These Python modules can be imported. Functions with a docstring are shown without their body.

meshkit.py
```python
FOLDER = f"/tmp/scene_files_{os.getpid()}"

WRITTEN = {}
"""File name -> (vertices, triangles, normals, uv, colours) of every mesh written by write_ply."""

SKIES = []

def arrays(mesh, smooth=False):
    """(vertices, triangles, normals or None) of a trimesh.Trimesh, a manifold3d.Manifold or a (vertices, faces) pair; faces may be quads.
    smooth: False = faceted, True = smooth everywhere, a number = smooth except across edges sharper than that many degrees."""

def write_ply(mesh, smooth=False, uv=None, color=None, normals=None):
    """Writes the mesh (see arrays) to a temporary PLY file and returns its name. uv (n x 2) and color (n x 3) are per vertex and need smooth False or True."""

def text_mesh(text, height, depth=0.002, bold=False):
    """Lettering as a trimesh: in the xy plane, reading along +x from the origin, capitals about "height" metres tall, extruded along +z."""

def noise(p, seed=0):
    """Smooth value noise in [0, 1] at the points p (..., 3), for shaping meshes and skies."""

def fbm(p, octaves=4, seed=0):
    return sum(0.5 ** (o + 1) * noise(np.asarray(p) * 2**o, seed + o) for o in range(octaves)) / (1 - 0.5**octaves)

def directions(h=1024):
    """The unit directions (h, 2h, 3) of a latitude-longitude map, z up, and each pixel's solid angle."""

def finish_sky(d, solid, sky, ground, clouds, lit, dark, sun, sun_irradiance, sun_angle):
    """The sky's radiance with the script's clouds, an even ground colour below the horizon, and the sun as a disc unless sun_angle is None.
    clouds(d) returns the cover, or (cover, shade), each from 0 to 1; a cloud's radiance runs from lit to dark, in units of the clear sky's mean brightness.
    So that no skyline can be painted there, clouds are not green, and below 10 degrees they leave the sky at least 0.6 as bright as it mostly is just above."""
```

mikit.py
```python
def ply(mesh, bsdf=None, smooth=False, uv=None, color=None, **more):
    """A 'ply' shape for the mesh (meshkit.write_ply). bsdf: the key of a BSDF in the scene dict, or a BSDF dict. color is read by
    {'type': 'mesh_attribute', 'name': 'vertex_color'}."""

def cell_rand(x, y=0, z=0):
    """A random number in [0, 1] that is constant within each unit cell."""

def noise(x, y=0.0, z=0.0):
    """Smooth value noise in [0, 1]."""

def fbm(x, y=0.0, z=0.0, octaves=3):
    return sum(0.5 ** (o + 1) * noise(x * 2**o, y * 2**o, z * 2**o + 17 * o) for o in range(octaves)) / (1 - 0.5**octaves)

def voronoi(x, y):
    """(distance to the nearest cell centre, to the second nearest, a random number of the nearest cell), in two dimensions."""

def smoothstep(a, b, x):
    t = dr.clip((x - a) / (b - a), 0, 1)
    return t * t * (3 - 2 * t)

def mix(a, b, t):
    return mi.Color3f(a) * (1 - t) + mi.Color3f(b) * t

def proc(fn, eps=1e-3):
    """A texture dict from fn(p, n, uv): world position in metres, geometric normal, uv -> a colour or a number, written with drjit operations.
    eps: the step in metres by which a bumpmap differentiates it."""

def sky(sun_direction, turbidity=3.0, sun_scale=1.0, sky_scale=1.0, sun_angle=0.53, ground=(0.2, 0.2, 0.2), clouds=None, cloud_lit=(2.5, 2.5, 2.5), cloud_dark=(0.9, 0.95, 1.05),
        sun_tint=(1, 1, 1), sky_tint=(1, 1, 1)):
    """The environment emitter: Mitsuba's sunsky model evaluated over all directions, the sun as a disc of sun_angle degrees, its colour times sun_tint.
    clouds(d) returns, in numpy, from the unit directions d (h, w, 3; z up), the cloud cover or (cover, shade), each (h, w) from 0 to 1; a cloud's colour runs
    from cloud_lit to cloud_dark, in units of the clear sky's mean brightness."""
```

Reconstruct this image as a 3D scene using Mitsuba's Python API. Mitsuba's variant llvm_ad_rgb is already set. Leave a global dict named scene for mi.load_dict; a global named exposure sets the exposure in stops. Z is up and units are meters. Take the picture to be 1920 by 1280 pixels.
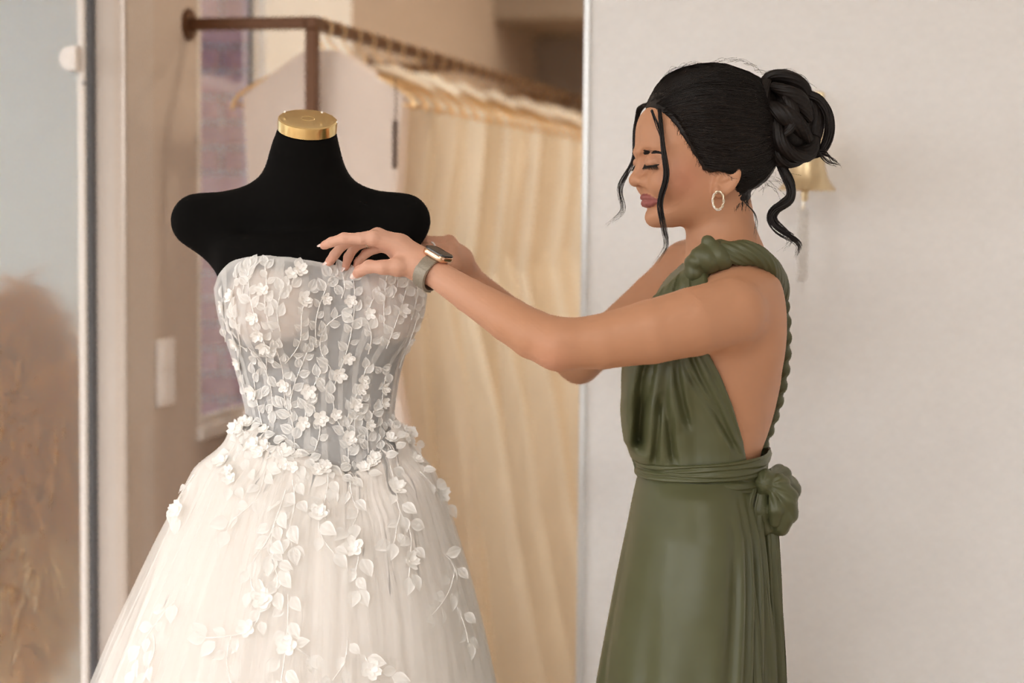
import math, random
from concurrent.futures import ThreadPoolExecutor
import numpy as np
import trimesh
import mitsuba as mi
import drjit as dr
import mikit, meshkit
from shapely.geometry import Polygon, LineString, Point
import shapely

T = mi.ScalarTransform4f
rng = np.random.default_rng(7)
random.seed(7)
scene, labels = {}, {}

# ------------------------------------------------------------------ camera, sky, big lights, exposure
F = 3583.0                      # focal length in pixels of the 1920 wide frame
CAM = np.array([0.0, 0.0, 1.5])
PITCH = math.atan((640 - 390) / F)
ROLL = math.radians(0.55)
FWD = np.array([0, math.cos(PITCH), -math.sin(PITCH)])
U0 = np.array([0, math.sin(PITCH), math.cos(PITCH)])
RIGHT = math.cos(ROLL) * np.array([1.0, 0, 0]) + math.sin(ROLL) * U0
UP = math.cos(ROLL) * U0 - math.sin(ROLL) * np.array([1.0, 0, 0])
scene['camera'] = {
    'type': 'thinlens', 'fov': math.degrees(2 * math.atan(960 / F)), 'fov_axis': 'x',
    'to_world': T().look_at(origin=CAM.tolist(), target=(CAM + FWD).tolist(), up=UP.tolist()),
    'aperture_radius': 0.0145, 'focus_distance': 2.80, 'near_clip': 0.05, 'far_clip': 200.0}
scene['sky'] = mikit.sky((0.5, -0.3, 0.75), turbidity=4, sun_scale=0.0, sky_scale=6.0, ground=(0.25, 0.24, 0.22),
                         clouds=lambda d: (np.full(d.shape[:2], 0.92), 0.35 + 0.3 * meshkit.fbm(d * 3.0, 3)),
                         cloud_lit=(1.25, 1.2, 1.13), cloud_dark=(0.95, 0.95, 0.95))
exposure = 2.78
FRONT_FILL = (1.1, 1.07, 1.0)   # unseen ceiling panels added to light the front room
BACK_LAMP = (38.0, 32.0, 25.0)  # warm spots over the rail


def P(px, py, Y):
    """the world point at depth Y that the frame shows at pixel (px, py)"""
    d = FWD + (px - 960) / F * RIGHT + (640 - py) / F * UP
    return CAM + d * (Y / d[1])


# ------------------------------------------------------------------ helpers: scene entries
counts = {}


def numbered(name):
    n = counts.get(name, 0)
    counts[name] = n + 1
    return name if n == 0 else f'{name}_{n:03d}'


def thing(name, label, cat, group=None):
    key = numbered(name)
    labels[key] = {'label': label, 'category': cat}
    if group:
        labels[key]['group'] = group
    return key


def obj(name, mesh, mat, parent=None, smooth=False, label=None, kind=None, color=None, uv=None, **more):
    key = numbered(f'{parent}__{name}' if parent else name)
    scene[key] = mesh if isinstance(mesh, dict) else mikit.ply(mesh, mat, smooth=smooth, color=color, uv=uv, **more)
    if label or kind:
        labels[key] = {}
        if label:
            labels[key]['label'] = label
        if kind:
            labels[key]['kind'] = kind
    return key


def tag(key, label, cat, group=None):
    labels[key] = {'label': label, 'category': cat}
    if group:
        labels[key]['group'] = group
    return key


def struct(name, mesh, mat, parent=None, smooth=False, label=None):
    return obj(name, mesh, mat, parent, smooth, label=label, kind='structure' if parent is None else None)


def again(src, name, parent, M):
    """a copy of an entry under a new key, moved by the matrix M"""
    key = numbered(f'{parent}__{name}' if parent else name)
    d = dict(scene[src])
    d['to_world'] = T(M.tolist())
    scene[key] = d
    return key


# ------------------------------------------------------------------ helpers: meshes
cat = trimesh.util.concatenate


def box(lo, hi, bevel=0.0):
    lo, hi = np.minimum(lo, hi), np.maximum(lo, hi)
    if bevel <= 0:
        return trimesh.creation.box(bounds=[lo, hi])
    b = min(bevel, 0.49 * float(np.min(hi - lo)))
    pts = []
    for s in np.ndindex(2, 2, 2):
        c = np.where(np.array(s) == 1, hi, lo)
        d = np.where(np.array(s) == 1, -1, 1)
        for k in range(3):
            q = c + d * b
            q[k] = c[k]
            pts.append(q)
    return trimesh.convex.convex_hull(np.array(pts))


def smooth_curve(pts, n, closed=False):
    """Catmull-Rom through the points, n samples"""
    from scipy.interpolate import CubicSpline
    p = np.asarray(pts, float)
    if closed:
        p = np.vstack([p, p[:1]])
    t = np.concatenate([[0], np.cumsum(np.linalg.norm(np.diff(p[:, :min(3, p.shape[1])], axis=0), axis=1) ** 0.5 + 1e-9)])
    cs = CubicSpline(t, p, bc_type='periodic' if closed else 'natural')
    return cs(np.linspace(0, t[-1], n + (1 if closed else 0)))[:n]


def frames(p):
    t = np.gradient(p, axis=0)
    t /= np.linalg.norm(t, axis=1, keepdims=True) + 1e-12
    a = np.zeros_like(t)
    ref = np.array([0, 0, 1.0]) if abs(t[0, 2]) < 0.9 else np.array([0, 1.0, 0])
    v = np.cross(t[0], ref)
    v /= np.linalg.norm(v)
    for i in range(len(p)):
        v = v - t[i] * (v @ t[i])
        v /= np.linalg.norm(v) + 1e-12
        a[i] = v
    return t, a, np.cross(t, a)


def tube(p, r, sides=8, r2=None, twist=0.0, flute=0.0, nfl=5, cap=True, ref=None, ridge=None):
    """a tube along the points; r, r2: radii along the two frame axes; flute: relative depth of nfl grooves"""
    p = np.asarray(p, float)
    n = len(p)
    r = np.broadcast_to(np.asarray(r, float), (n,))
    r2 = r if r2 is None else np.broadcast_to(np.asarray(r2, float), (n,))
    t, a, b = frames(p)
    if ref is not None:
        a = np.asarray(ref, float) - t * (t @ np.asarray(ref, float))[:, None] if np.ndim(ref) == 1 else np.asarray(ref, float) - t * (t * np.asarray(ref, float)).sum(1)[:, None]
        a /= np.linalg.norm(a, axis=1, keepdims=True) + 1e-12
        b = np.cross(t, a)
    ang = np.arange(sides) / sides * 2 * np.pi
    tw = np.linspace(0, twist, n)
    g = 1 - flute * (0.5 + 0.5 * np.cos(nfl * ang[None] + 0 * tw[:, None]))
    ca, sa = np.cos(ang[None] + tw[:, None]), np.sin(ang[None] + tw[:, None])
    if ridge is not None:
        g = g * ridge(np.arange(n)[:, None] / max(n - 1, 1), ang[None])
    # the cross-section twists with the frame, the ellipse too
    ca0, sa0 = np.cos(ang)[None], np.sin(ang)[None]
    x, y = r[:, None] * g * ca0, r2[:, None] * g * sa0
    ct, st = np.cos(tw)[:, None], np.sin(tw)[:, None]
    x, y = x * ct - y * st, x * st + y * ct
    v = p[:, None] + x[..., None] * a[:, None] + y[..., None] * b[:, None]
    i, j = np.meshgrid(np.arange(n - 1), np.arange(sides), indexing='ij')
    q = np.stack([i * sides + j, i * sides + (j + 1) % sides, (i + 1) * sides + (j + 1) % sides, (i + 1) * sides + j], -1).reshape(-1, 4)
    f = np.vstack([q[:, [0, 1, 2]], q[:, [0, 2, 3]]])
    v = v.reshape(-1, 3)
    if cap:
        v = np.vstack([v, p[:1], p[-1:]])
        k = np.arange(sides)
        f = np.vstack([f, np.stack([(k + 1) % sides, k, k * 0 + n * sides], 1), np.stack([(n - 1) * sides + k, (n - 1) * sides + (k + 1) % sides, k * 0 + n * sides + 1], 1)])
    return trimesh.Trimesh(v, f, process=False)


def grid_mesh(V, close_u=False, flip=False):
    """V: (n, m, 3) grid; close_u joins the last column to the first"""
    n, m = V.shape[:2]
    i, j = np.meshgrid(np.arange(n - 1), np.arange(m if close_u else m - 1), indexing='ij')
    k = (j + 1) % m
    q = np.stack([i * m + j, i * m + k, (i + 1) * m + k, (i + 1) * m + j], -1).reshape(-1, 4)
    if flip:
        q = q[:, ::-1]
    f = np.vstack([q[:, [0, 1, 2]], q[:, [0, 2, 3]]])
    return trimesh.Trimesh(V.reshape(-1, 3), f, process=False)


def lathe(prof, n=32, axis_at=(0, 0, 0)):
    prof = np.asarray(prof, float)
    a = np.arange(n) / n * 2 * np.pi
    V = np.stack([prof[:, :1] * np.cos(a), prof[:, :1] * np.sin(a), np.repeat(prof[:, 1:2], n, 1)], -1) + np.asarray(axis_at)
    return grid_mesh(V, True)


def rotm(axis, ang):
    return trimesh.transformations.rotation_matrix(ang, axis)[:3, :3]


# ------------------------------------------------------------------ helpers: implicit shapes
def smin(a, b, k):
    h = np.maximum(k - np.abs(a - b), 0) / k
    return np.minimum(a, b) - h * h * k * 0.25


def smax(a, b, k):
    return -smin(-a, -b, k)


def cone(p, a, b, ra, rb):
    a, b = np.asarray(a, np.float32), np.asarray(b, np.float32)
    ab = b - a
    t = np.clip(((p - a) @ ab) / max(float(ab @ ab), 1e-12), 0, 1)
    return np.linalg.norm(p - a - t[:, None] * ab, axis=1) - (ra + t * (rb - ra))


def chain(p, pts, k=0.01):
    """pts: list of (point, radius)"""
    d = None
    for (a, ra), (b, rb) in zip(pts[:-1], pts[1:]):
        e = cone(p, a, b, ra, rb)
        d = e if d is None else smin(d, e, k)
    return d


def ell(p, c, r, R=None):
    q = p - np.asarray(c, np.float32)
    if R is not None:
        q = q @ np.asarray(R, np.float32)
    r = np.asarray(r, np.float32)
    k0 = np.linalg.norm(q / r, axis=1)
    k1 = np.linalg.norm(q / (r * r), axis=1)
    return k0 * (k0 - 1) / np.maximum(k1, 1e-9)


class Prof:
    """signed distance to a closed outline in a plane, from a grid"""

    def __init__(self, pts, step=0.001, pad=0.06, smooth=True):
        pts = np.asarray(pts, float)
        c = smooth_curve(pts, 12 * len(pts), True) if smooth else pts
        poly = Polygon(c).buffer(0)
        if poly.geom_type != 'Polygon':
            poly = max(poly.geoms, key=lambda g: g.area)
        self.lo = np.array(poly.bounds[:2]) - pad
        hi = np.array(poly.bounds[2:]) + pad
        self.step = step
        nx, ny = (np.ceil((hi - self.lo) / step).astype(int) + 1)
        X, Y = np.meshgrid(self.lo[0] + np.arange(nx) * step, self.lo[1] + np.arange(ny) * step, indexing='ij')
        from scipy.ndimage import distance_transform_edt as edt
        shapely.prepare(poly)
        inside = shapely.contains_xy(poly, X.ravel(), Y.ravel()).reshape(X.shape)
        from scipy.spatial import cKDTree
        ring = np.array(poly.exterior.coords)
        seg = np.linalg.norm(np.diff(ring, axis=0), axis=1)
        dense = np.vstack([ring[i] + (ring[i + 1] - ring[i]) * np.linspace(0, 1, max(2, int(s / 0.0004)), endpoint=False)[:, None] for i, s in enumerate(seg)])
        d = cKDTree(dense).query(np.stack([X.ravel(), Y.ravel()], 1), workers=4)[0].reshape(X.shape)
        self.g = np.where(inside, -d, d).astype(np.float32)

    def __call__(self, x, y):
        nx, ny = self.g.shape
        u = (x - self.lo[0]) / self.step
        v = (y - self.lo[1]) / self.step
        uc, vc = np.clip(u, 0, nx - 1.001), np.clip(v, 0, ny - 1.001)
        out = np.hypot(u - uc, v - vc) * self.step
        i, j = uc.astype(np.int32), vc.astype(np.int32)
        a, b = uc - i, vc - j
        g = self.g
        return (g[i, j] * (1 - a) + g[i + 1, j] * a) * (1 - b) + (g[i, j + 1] * (1 - a) + g[i + 1, j + 1] * a) * b + out


def extr(d2, s, W, R):
    """a flat outline (distance d2) given the half width W in s with edges rounded by R"""
    a, b = d2 + R, np.abs(s) - W + R
    return np.hypot(np.maximum(a, 0), np.maximum(b, 0)) - R + np.minimum(np.maximum(a, b), 0)


def mesh_sdf(f, lo, hi, h, zs=None, B=8):
    """surface nets of f = 0 on a sparse grid; f takes (N, 3) float32"""
    lo, hi = np.asarray(lo, float), np.asarray(hi, float)
    ax = [np.arange(lo[k], hi[k] + h, h) for k in range(3)]
    if zs is not None:
        ax[2] = np.asarray(zs)
    ax = [np.concatenate([a, a[-1] + (a[-1] - a[-2]) * np.arange(1, (-(len(a) - 1)) % B + 1)]) for a in ax]
    nb = [(len(a) - 1) // B for a in ax]
    ctr = [0.5 * (a[0:-1:B][:n] + a[B::B][:n]) for a, n in zip(ax, nb)]
    half = [0.5 * (a[B::B][:n] - a[0:-1:B][:n]) for a, n in zip(ax, nb)]
    I = np.stack(np.meshgrid(*[np.arange(n) for n in nb], indexing='ij'), -1).reshape(-1, 3)
    C = np.stack([ctr[k][I[:, k]] for k in range(3)], 1).astype(np.float32)
    rad = np.sqrt(sum(half[k][I[:, k]] ** 2 for k in range(3)))
    with ThreadPoolExecutor(4) as ex:
        D = np.concatenate(list(ex.map(f, np.array_split(C, max(1, len(C) // 20000)))))
    I = I[np.abs(D) < rad * 1.35 + 0.004]
    o = np.stack(np.meshgrid(*[np.arange(B + 1)] * 3, indexing='ij'), -1).reshape(-1, 3)

    def ev(blocks):
        g = blocks[:, None] * B + o[None]
        pts = np.stack([ax[k][g[..., k]] for k in range(3)], -1).astype(np.float32)
        return f(pts.reshape(-1, 3)).reshape(len(blocks), B + 1, B + 1, B + 1)

    with ThreadPoolExecutor(4) as ex:
        val = np.concatenate(list(ex.map(ev, np.array_split(I, max(1, len(I) // 40)))))
    S = val < 0
    n = [len(a) for a in ax]

    def gid(ijk):
        return (ijk[..., 0].astype(np.int64) * n[1] + ijk[..., 1]) * n[2] + ijk[..., 2]

    cs = np.stack([S[:, a:B + a, b:B + b, c:B + c] for a, b, c in np.ndindex(2, 2, 2)], -1)
    act = cs.any(-1) & ~cs.all(-1)
    bi, ci, cj, ck = np.nonzero(act)
    cell = I[bi] * B + np.stack([ci, cj, ck], 1)
    V = {(a, b, c): val[bi, ci + a, cj + b, ck + c] for a, b, c in np.ndindex(2, 2, 2)}
    acc, cnt = np.zeros((len(bi), 3)), np.zeros(len(bi))
    for k in range(3):
        for u, w in np.ndindex(2, 2):
            c0 = [u, w]
            c0.insert(k, 0)
            c1 = list(c0)
            c1[k] = 1
            v0, v1 = V[tuple(c0)], V[tuple(c1)]
            m = (v0 < 0) != (v1 < 0)
            t = np.where(m, v0 / np.where(m, v0 - v1, 1), 0)
            q = np.array(c0, float)[None] + 0
            q = np.repeat(q, len(bi), 0)
            q[:, k] = t
            acc += q * m[:, None]
            cnt += m
    loc = acc / cnt[:, None]
    verts = np.stack([ax[k][cell[:, k]] + loc[:, k] * (ax[k][cell[:, k] + 1] - ax[k][cell[:, k]]) for k in range(3)], 1)
    ids = gid(cell)
    order = np.argsort(ids)
    sid = ids[order]
    quads = []
    for k in range(3):
        sl0 = (slice(None),) + (slice(0, B),) * 3
        sl1 = [slice(None)] + [slice(0, B)] * 3
        sl1[k + 1] = slice(1, B + 1)
        s0, s1 = S[sl0], S[tuple(sl1)]
        bi, ci, cj, ck = np.nonzero(s0 != s1)
        g = I[bi] * B + np.stack([ci, cj, ck], 1)
        flip = s0[bi, ci, cj, ck]
        e1, e2 = np.zeros(3, int), np.zeros(3, int)
        e1[(k + 1) % 3], e2[(k + 2) % 3] = 1, 1
        q = np.stack([gid(g - e1 - e2), gid(g - e2), gid(g), gid(g - e1)], 1)
        pos = np.clip(np.searchsorted(sid, q), 0, len(sid) - 1)
        ok = (sid[pos] == q).all(1)
        qq = order[pos][ok]
        fl = flip[ok]
        qq[~fl] = qq[~fl][:, ::-1]
        quads.append(qq)
    q = np.vstack(quads)
    return trimesh.Trimesh(verts, np.vstack([q[:, [0, 1, 2]], q[:, [0, 2, 3]]]), process=False)

# ------------------------------------------------------------------ materials
def rgb(*c):
    return {'type': 'rgb', 'value': list(c)}


def pbr(col, rough=0.5, metal=0.0, spec=0.5, **kw):
    d = {'type': 'principled', 'base_color': rgb(*col) if not isinstance(col, dict) else col, 'roughness': rough, 'metallic': metal, 'specular': spec}
    d.update(kw)
    return {'type': 'twosided', 'bsdf': d}


def plaster(c, amp=0.05, s=90.0):
    c = list(c)
    return mikit.proc(lambda p, n, uv: mi.Color3f(c) * (1 - amp * mikit.fbm(p.x * s, p.y * s, p.z * s, 2)))


def bumped(bsdf, fn, scale, eps=1e-3):
    return {'type': 'bumpmap', 'tex': mikit.proc(fn, eps=eps), 'scale': scale, 'bsdf': bsdf}


scene['m_wall'] = bumped(pbr(plaster((0.84, 0.835, 0.83)), 0.85, spec=0.2), lambda p, n, uv: mikit.fbm(p.x * 260, p.y * 260, p.z * 260, 2), 0.0006)
scene['m_wall_warm'] = pbr(plaster((0.56, 0.465, 0.395)), 0.8, spec=0.25)
scene['m_wall_back'] = pbr(plaster((0.46, 0.39, 0.33)), 0.85, spec=0.2)
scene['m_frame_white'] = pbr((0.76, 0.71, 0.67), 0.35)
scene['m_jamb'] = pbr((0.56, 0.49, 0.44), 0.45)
scene['m_pier_daylit'] = pbr((.86, .87, .88), .7)  # whitened: the daylight on this part of the wall is in the colour
scene['m_floor'] = pbr(mikit.proc(lambda p, n, uv: mikit.mix((0.50, 0.40, 0.31), (0.36, 0.27, 0.20), mikit.fbm(p.x * 60, p.y * 4, 0, 3))), 0.4)
scene['m_ceiling'] = pbr((0.80, 0.78, 0.75), 0.9, spec=0.1)
scene['m_gasket'] = pbr((0.15, 0.16, 0.18), 0.6)
scene['m_alu'] = pbr((0.70, 0.71, 0.71), 0.35, 0.5)
scene['m_plastic_white'] = pbr((0.80, 0.75, 0.72), 0.3)
scene['m_plastic_dark'] = pbr((0.03, 0.03, 0.035), 0.4)
scene['m_frosted'] = {'type': 'principledthin', 'base_color': rgb(0.88, 0.79, 0.65), 'roughness': 0.31, 'spec_trans': 0.80, 'diff_trans': 1.1, 'eta': 1.5}
scene['m_glass'] = {'type': 'thindielectric', 'int_ior': 1.5}
scene['m_brick_bluelit'] = pbr(mikit.proc(lambda p, n, uv: mikit.mix((0.42, 0.29, 0.40), (0.34, 0.225, 0.33), mikit.fbm(p.x * 30, p.y * 30, p.z * 30, 3))), 0.9)  # mauve because the cool outdoor light is mixed into the brick colour
scene['m_brick_pale_bluelit'] = pbr(mikit.proc(lambda p, n, uv: mikit.mix((0.50, 0.36, 0.48), (0.42, 0.30, 0.42), mikit.fbm(p.x * 30, p.y * 30, p.z * 30, 3))), 0.9)  # paler brick, the same cool light mixed in
scene['m_mortar_bluelit'] = pbr((0.62, 0.76, 0.92), 0.95)  # blue of the outdoor light painted into the mortar
scene['m_green_frame'] = pbr((0.30, 0.36, 0.26), 0.4)
scene['m_pavement'] = pbr((0.74, 0.78, 0.84), 0.9)

# ------------------------------------------------------------------ the room: its axes are turned 13 degrees against the lens
YAW = math.radians(13)
E1 = np.array([math.cos(YAW), -math.sin(YAW), 0])      # along the partition, to the right
E2 = np.array([math.sin(YAW), math.cos(YAW), 0])       # into the back room
ORG = np.array([-0.763, 3.77, 0.0])                    # foot of the corner where the opening begins
ROOM = np.eye(4)
ROOM[:3, 0], ROOM[:3, 1], ROOM[:3, 3] = E1, E2, ORG


def R(a, b, z):
    return ORG + a * E1 + b * E2 + np.array([0, 0, z])


def rbox(a0, a1, b0, b1, z0, z1, bevel=0.0):
    m = box([a0, b0, z0], [a1, b1, z1], bevel)
    m.apply_transform(ROOM)
    return m


def on_plane_b(px, py, b):
    """room coordinates (a, z) of the pixel on the plane at depth b of the room"""
    d = P(px, py, 1.0) - CAM
    t = (b - (CAM - ORG) @ E2) / (d @ E2)
    q = CAM + t * d - ORG
    return q @ E1, q[2]


def on_plane_a(px, py, a):
    d = P(px, py, 1.0) - CAM
    t = (a - (CAM - ORG) @ E1) / (d @ E1)
    q = CAM + t * d - ORG
    return q @ E2, q[2]


H = 2.75
EDGE = on_plane_b(1094, 640, 0.0)[0]                   # left edge of the white wall
# floor and ceiling
struct('floor', rbox(-3.2, 3.6, -5.0, 5.2, -0.1, 0.0), 'm_floor')
struct('ceiling', rbox(-3.2, 3.6, -5.0, 5.2, H, H + 0.1), 'm_ceiling')
# the white wall behind the woman and the wall over the opening
struct('wall_right', rbox(EDGE, 3.5, 0.0, 0.14, 0, H), 'm_wall')
struct('trim_1', cat([rbox(EDGE - 0.006, EDGE, -0.006, 0.14, 0, H, 0.001), rbox(EDGE - 0.004, EDGE + 0.006, -0.008, 0.0, 0, H, 0.001)]), 'm_alu', smooth=30)
struct('wall_header', rbox(-1.6, EDGE - 0.006, 0.0, 0.14, 2.45, H), 'm_wall')
# left side wall of the back room with the window; outdoors lies behind it
WB0, WB1 = on_plane_a(371, 640, 0.0)[0], on_plane_a(494, 640, 0.0)[0]
WZ0 = on_plane_a(373, 800, 0.0)[1]
WZ1 = 2.30
struct('wall_left', cat([rbox(-0.022, 0, 0.0, WB0, 0, H), rbox(-0.022, 0, WB0, WB1, 0, WZ0), rbox(-0.022, 0, WB0, WB1, WZ1, H), rbox(-0.022, 0, WB1, 4.0, 0, H)]), 'm_wall_warm')
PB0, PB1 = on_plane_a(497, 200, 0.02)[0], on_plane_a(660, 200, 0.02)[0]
struct('wall_pier', rbox(-0.02, 0.02, PB0, PB1, 0, H, 0.004), 'm_pier_daylit')
struct('wall_back', rbox(0, 3.5, 3.75, 3.9, 0, H), 'm_wall_back')
struct('wall_side', rbox(3.4, 3.5, 0.14, 3.75, 0, H), 'm_wall_back')
struct('trim_2', rbox(0.0, 3.4, 3.05, 3.75, 2.16, H), 'm_wall_back')
# window: frame, sill, pane
w = struct('window_1', cat([rbox(-0.016, 0.002, WB0, WB0 + 0.015, WZ0, WZ1), rbox(-0.016, 0.003, WB1 - 0.06, WB1, WZ0, WZ1),
                            rbox(-0.016, 0.002, WB0, WB1, WZ1 - 0.05, WZ1), rbox(-0.016, 0.002, WB0, WB1, WZ0, WZ0 + 0.02)]), 'm_frame_white')
struct('pane', rbox(-0.010, -0.0085, WB0 + 0.015, WB1 - 0.06, WZ0 + 0.02, WZ1 - 0.05), 'm_glass', w)
struct('gasket', cat([rbox(-0.011, -0.006, WB1 - 0.072, WB1 - 0.06, WZ0 + 0.02, WZ1 - 0.05), rbox(-0.011, -0.006, WB0 + 0.015, WB1 - 0.06, WZ1 - 0.075, WZ1 - 0.05)]), 'm_gasket', w)
struct('sill', rbox(-0.04, 0.012, WB0 - 0.005, WB1 + 0.01, WZ0 - 0.03, WZ0, 0.004), 'm_frame_white', w)
# jamb, gasket and frosted door to the left of the opening
A1 = on_plane_b(178, 400, 0.0)[0]
A2 = on_plane_b(164, 400, -0.02)[0]
A3 = on_plane_b(150, 400, -0.02)[0]
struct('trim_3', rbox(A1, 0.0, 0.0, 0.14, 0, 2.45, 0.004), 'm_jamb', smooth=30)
bead = lathe([(.007, 0.0), (.007, 2.45)], 20)
bead.apply_transform(ROOM @ trimesh.transformations.translation_matrix([-.003, .003, 0]))
scene['m_bead'] = pbr((.50, .42, .36), .18, .2, spec=.8)
struct('trim_4', bead, 'm_bead', smooth=True)
d = struct('door_1', cat([rbox(A3, A2, -0.03, 0.03, 0.0, 2.45, 0.003), rbox(-1.75, -1.69, -0.03, 0.03, 0.0, 2.45, 0.003),
                          rbox(-1.69, A3, -0.03, 0.03, 0.0, 0.08, 0.003), rbox(-1.69, A3, -0.03, 0.03, 2.38, 2.45, 0.003)]), 'm_frame_white', smooth=30)
q = rbox(-1.69, A3, 0.0, 0.001, 0.08, 2.38)
g = np.array([R(-1.69, 0, 0.08), R(A3, 0, 0.08), R(A3, 0, 2.38), R(-1.69, 0, 2.38)])
struct('frosted_pane', trimesh.Trimesh(g, [[0, 1, 2], [0, 2, 3]], process=False), 'm_frosted', d, label='frosted glass pane')
struct('gasket', rbox(A2, A1, -0.022, 0.04, 0.0, 2.45, 0.004), 'm_gasket', d, smooth=30, label='dark grey rubber seal')
# handle on the door: round white knob seen from the side on a dark rose
ha, hz = on_plane_b(131, 109, -0.06)
kn = trimesh.creation.cylinder(radius=0.021, height=0.008, sections=32)



def capsule_slab(a0, a1, z, hh, b0, b1, n=16):
    """a bar with round left end, bevelled, lying along a"""
    out = LineString([(a0 + hh, z), (a1, z)]).buffer(hh, quad_segs=n, cap_style='round').intersection(shapely.box(a0 - 1, z - 1, a1, z + 1))
    m = trimesh.creation.extrude_polygon(out, b1 - b0, engine='earcut')
    v = m.vertices.copy()
    v = np.stack([v[:, 0], b0 + v[:, 2], v[:, 1]], 1)
    m = trimesh.Trimesh(v, m.faces[:, ::-1], process=False)
    m.apply_transform(ROOM)
    return m


struct('handle', capsule_slab(ha - 0.022, A2 - 0.004, hz, 0.0235, -0.062, -0.03), 'm_plastic_white', d, smooth=40, label='white rounded latch')
struct('handle_rim', capsule_slab(ha - 0.0262, A2 - 0.012, hz, 0.0245, -0.036, -0.029), 'm_plastic_dark', d, smooth=40, label='dark edge of the latch')
sa, sz = on_plane_b(157, 156, -0.03)
sc = trimesh.creation.cylinder(radius=0.003, height=0.004, sections=12)
sc.apply_transform(trimesh.transformations.rotation_matrix(math.pi / 2, [1, 0, 0]))
sc.apply_translation([sa, -0.031, sz])
sc.apply_transform(ROOM)
struct('screw', sc, 'm_plastic_dark', d)
# wall beyond the door and the outer walls of the front room with their windows
struct('wall_left_front', cat([rbox(-3.2, -1.75, 0.0, 0.14, 0, H)]), 'm_wall')
struct('wall_outer_right', rbox(3.5, 3.6, -5.0, 0.14, 0, H), 'm_wall')
# left outer wall with a wide shop window
LW = (-4.4, -1.3, 0.35, 2.5)
struct('wall_outer_left', cat([rbox(-3.3, -3.2, -5.0, LW[0], 0, H), rbox(-3.3, -3.2, LW[1], 0.14, 0, H), rbox(-3.3, -3.2, LW[0], LW[1], 0, LW[2]), rbox(-3.3, -3.2, LW[0], LW[1], LW[3], H)]), 'm_wall')
w = struct('window_2', cat([rbox(-3.27, -3.21, LW[0] + k * (LW[1] - LW[0]) / 3 - 0.03, LW[0] + k * (LW[1] - LW[0]) / 3 + 0.03, LW[2], LW[3]) for k in range(4)]), 'm_frame_white')
struct('pane', rbox(-3.245, -3.243, LW[0], LW[1], LW[2], LW[3]), 'm_glass', w)
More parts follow.
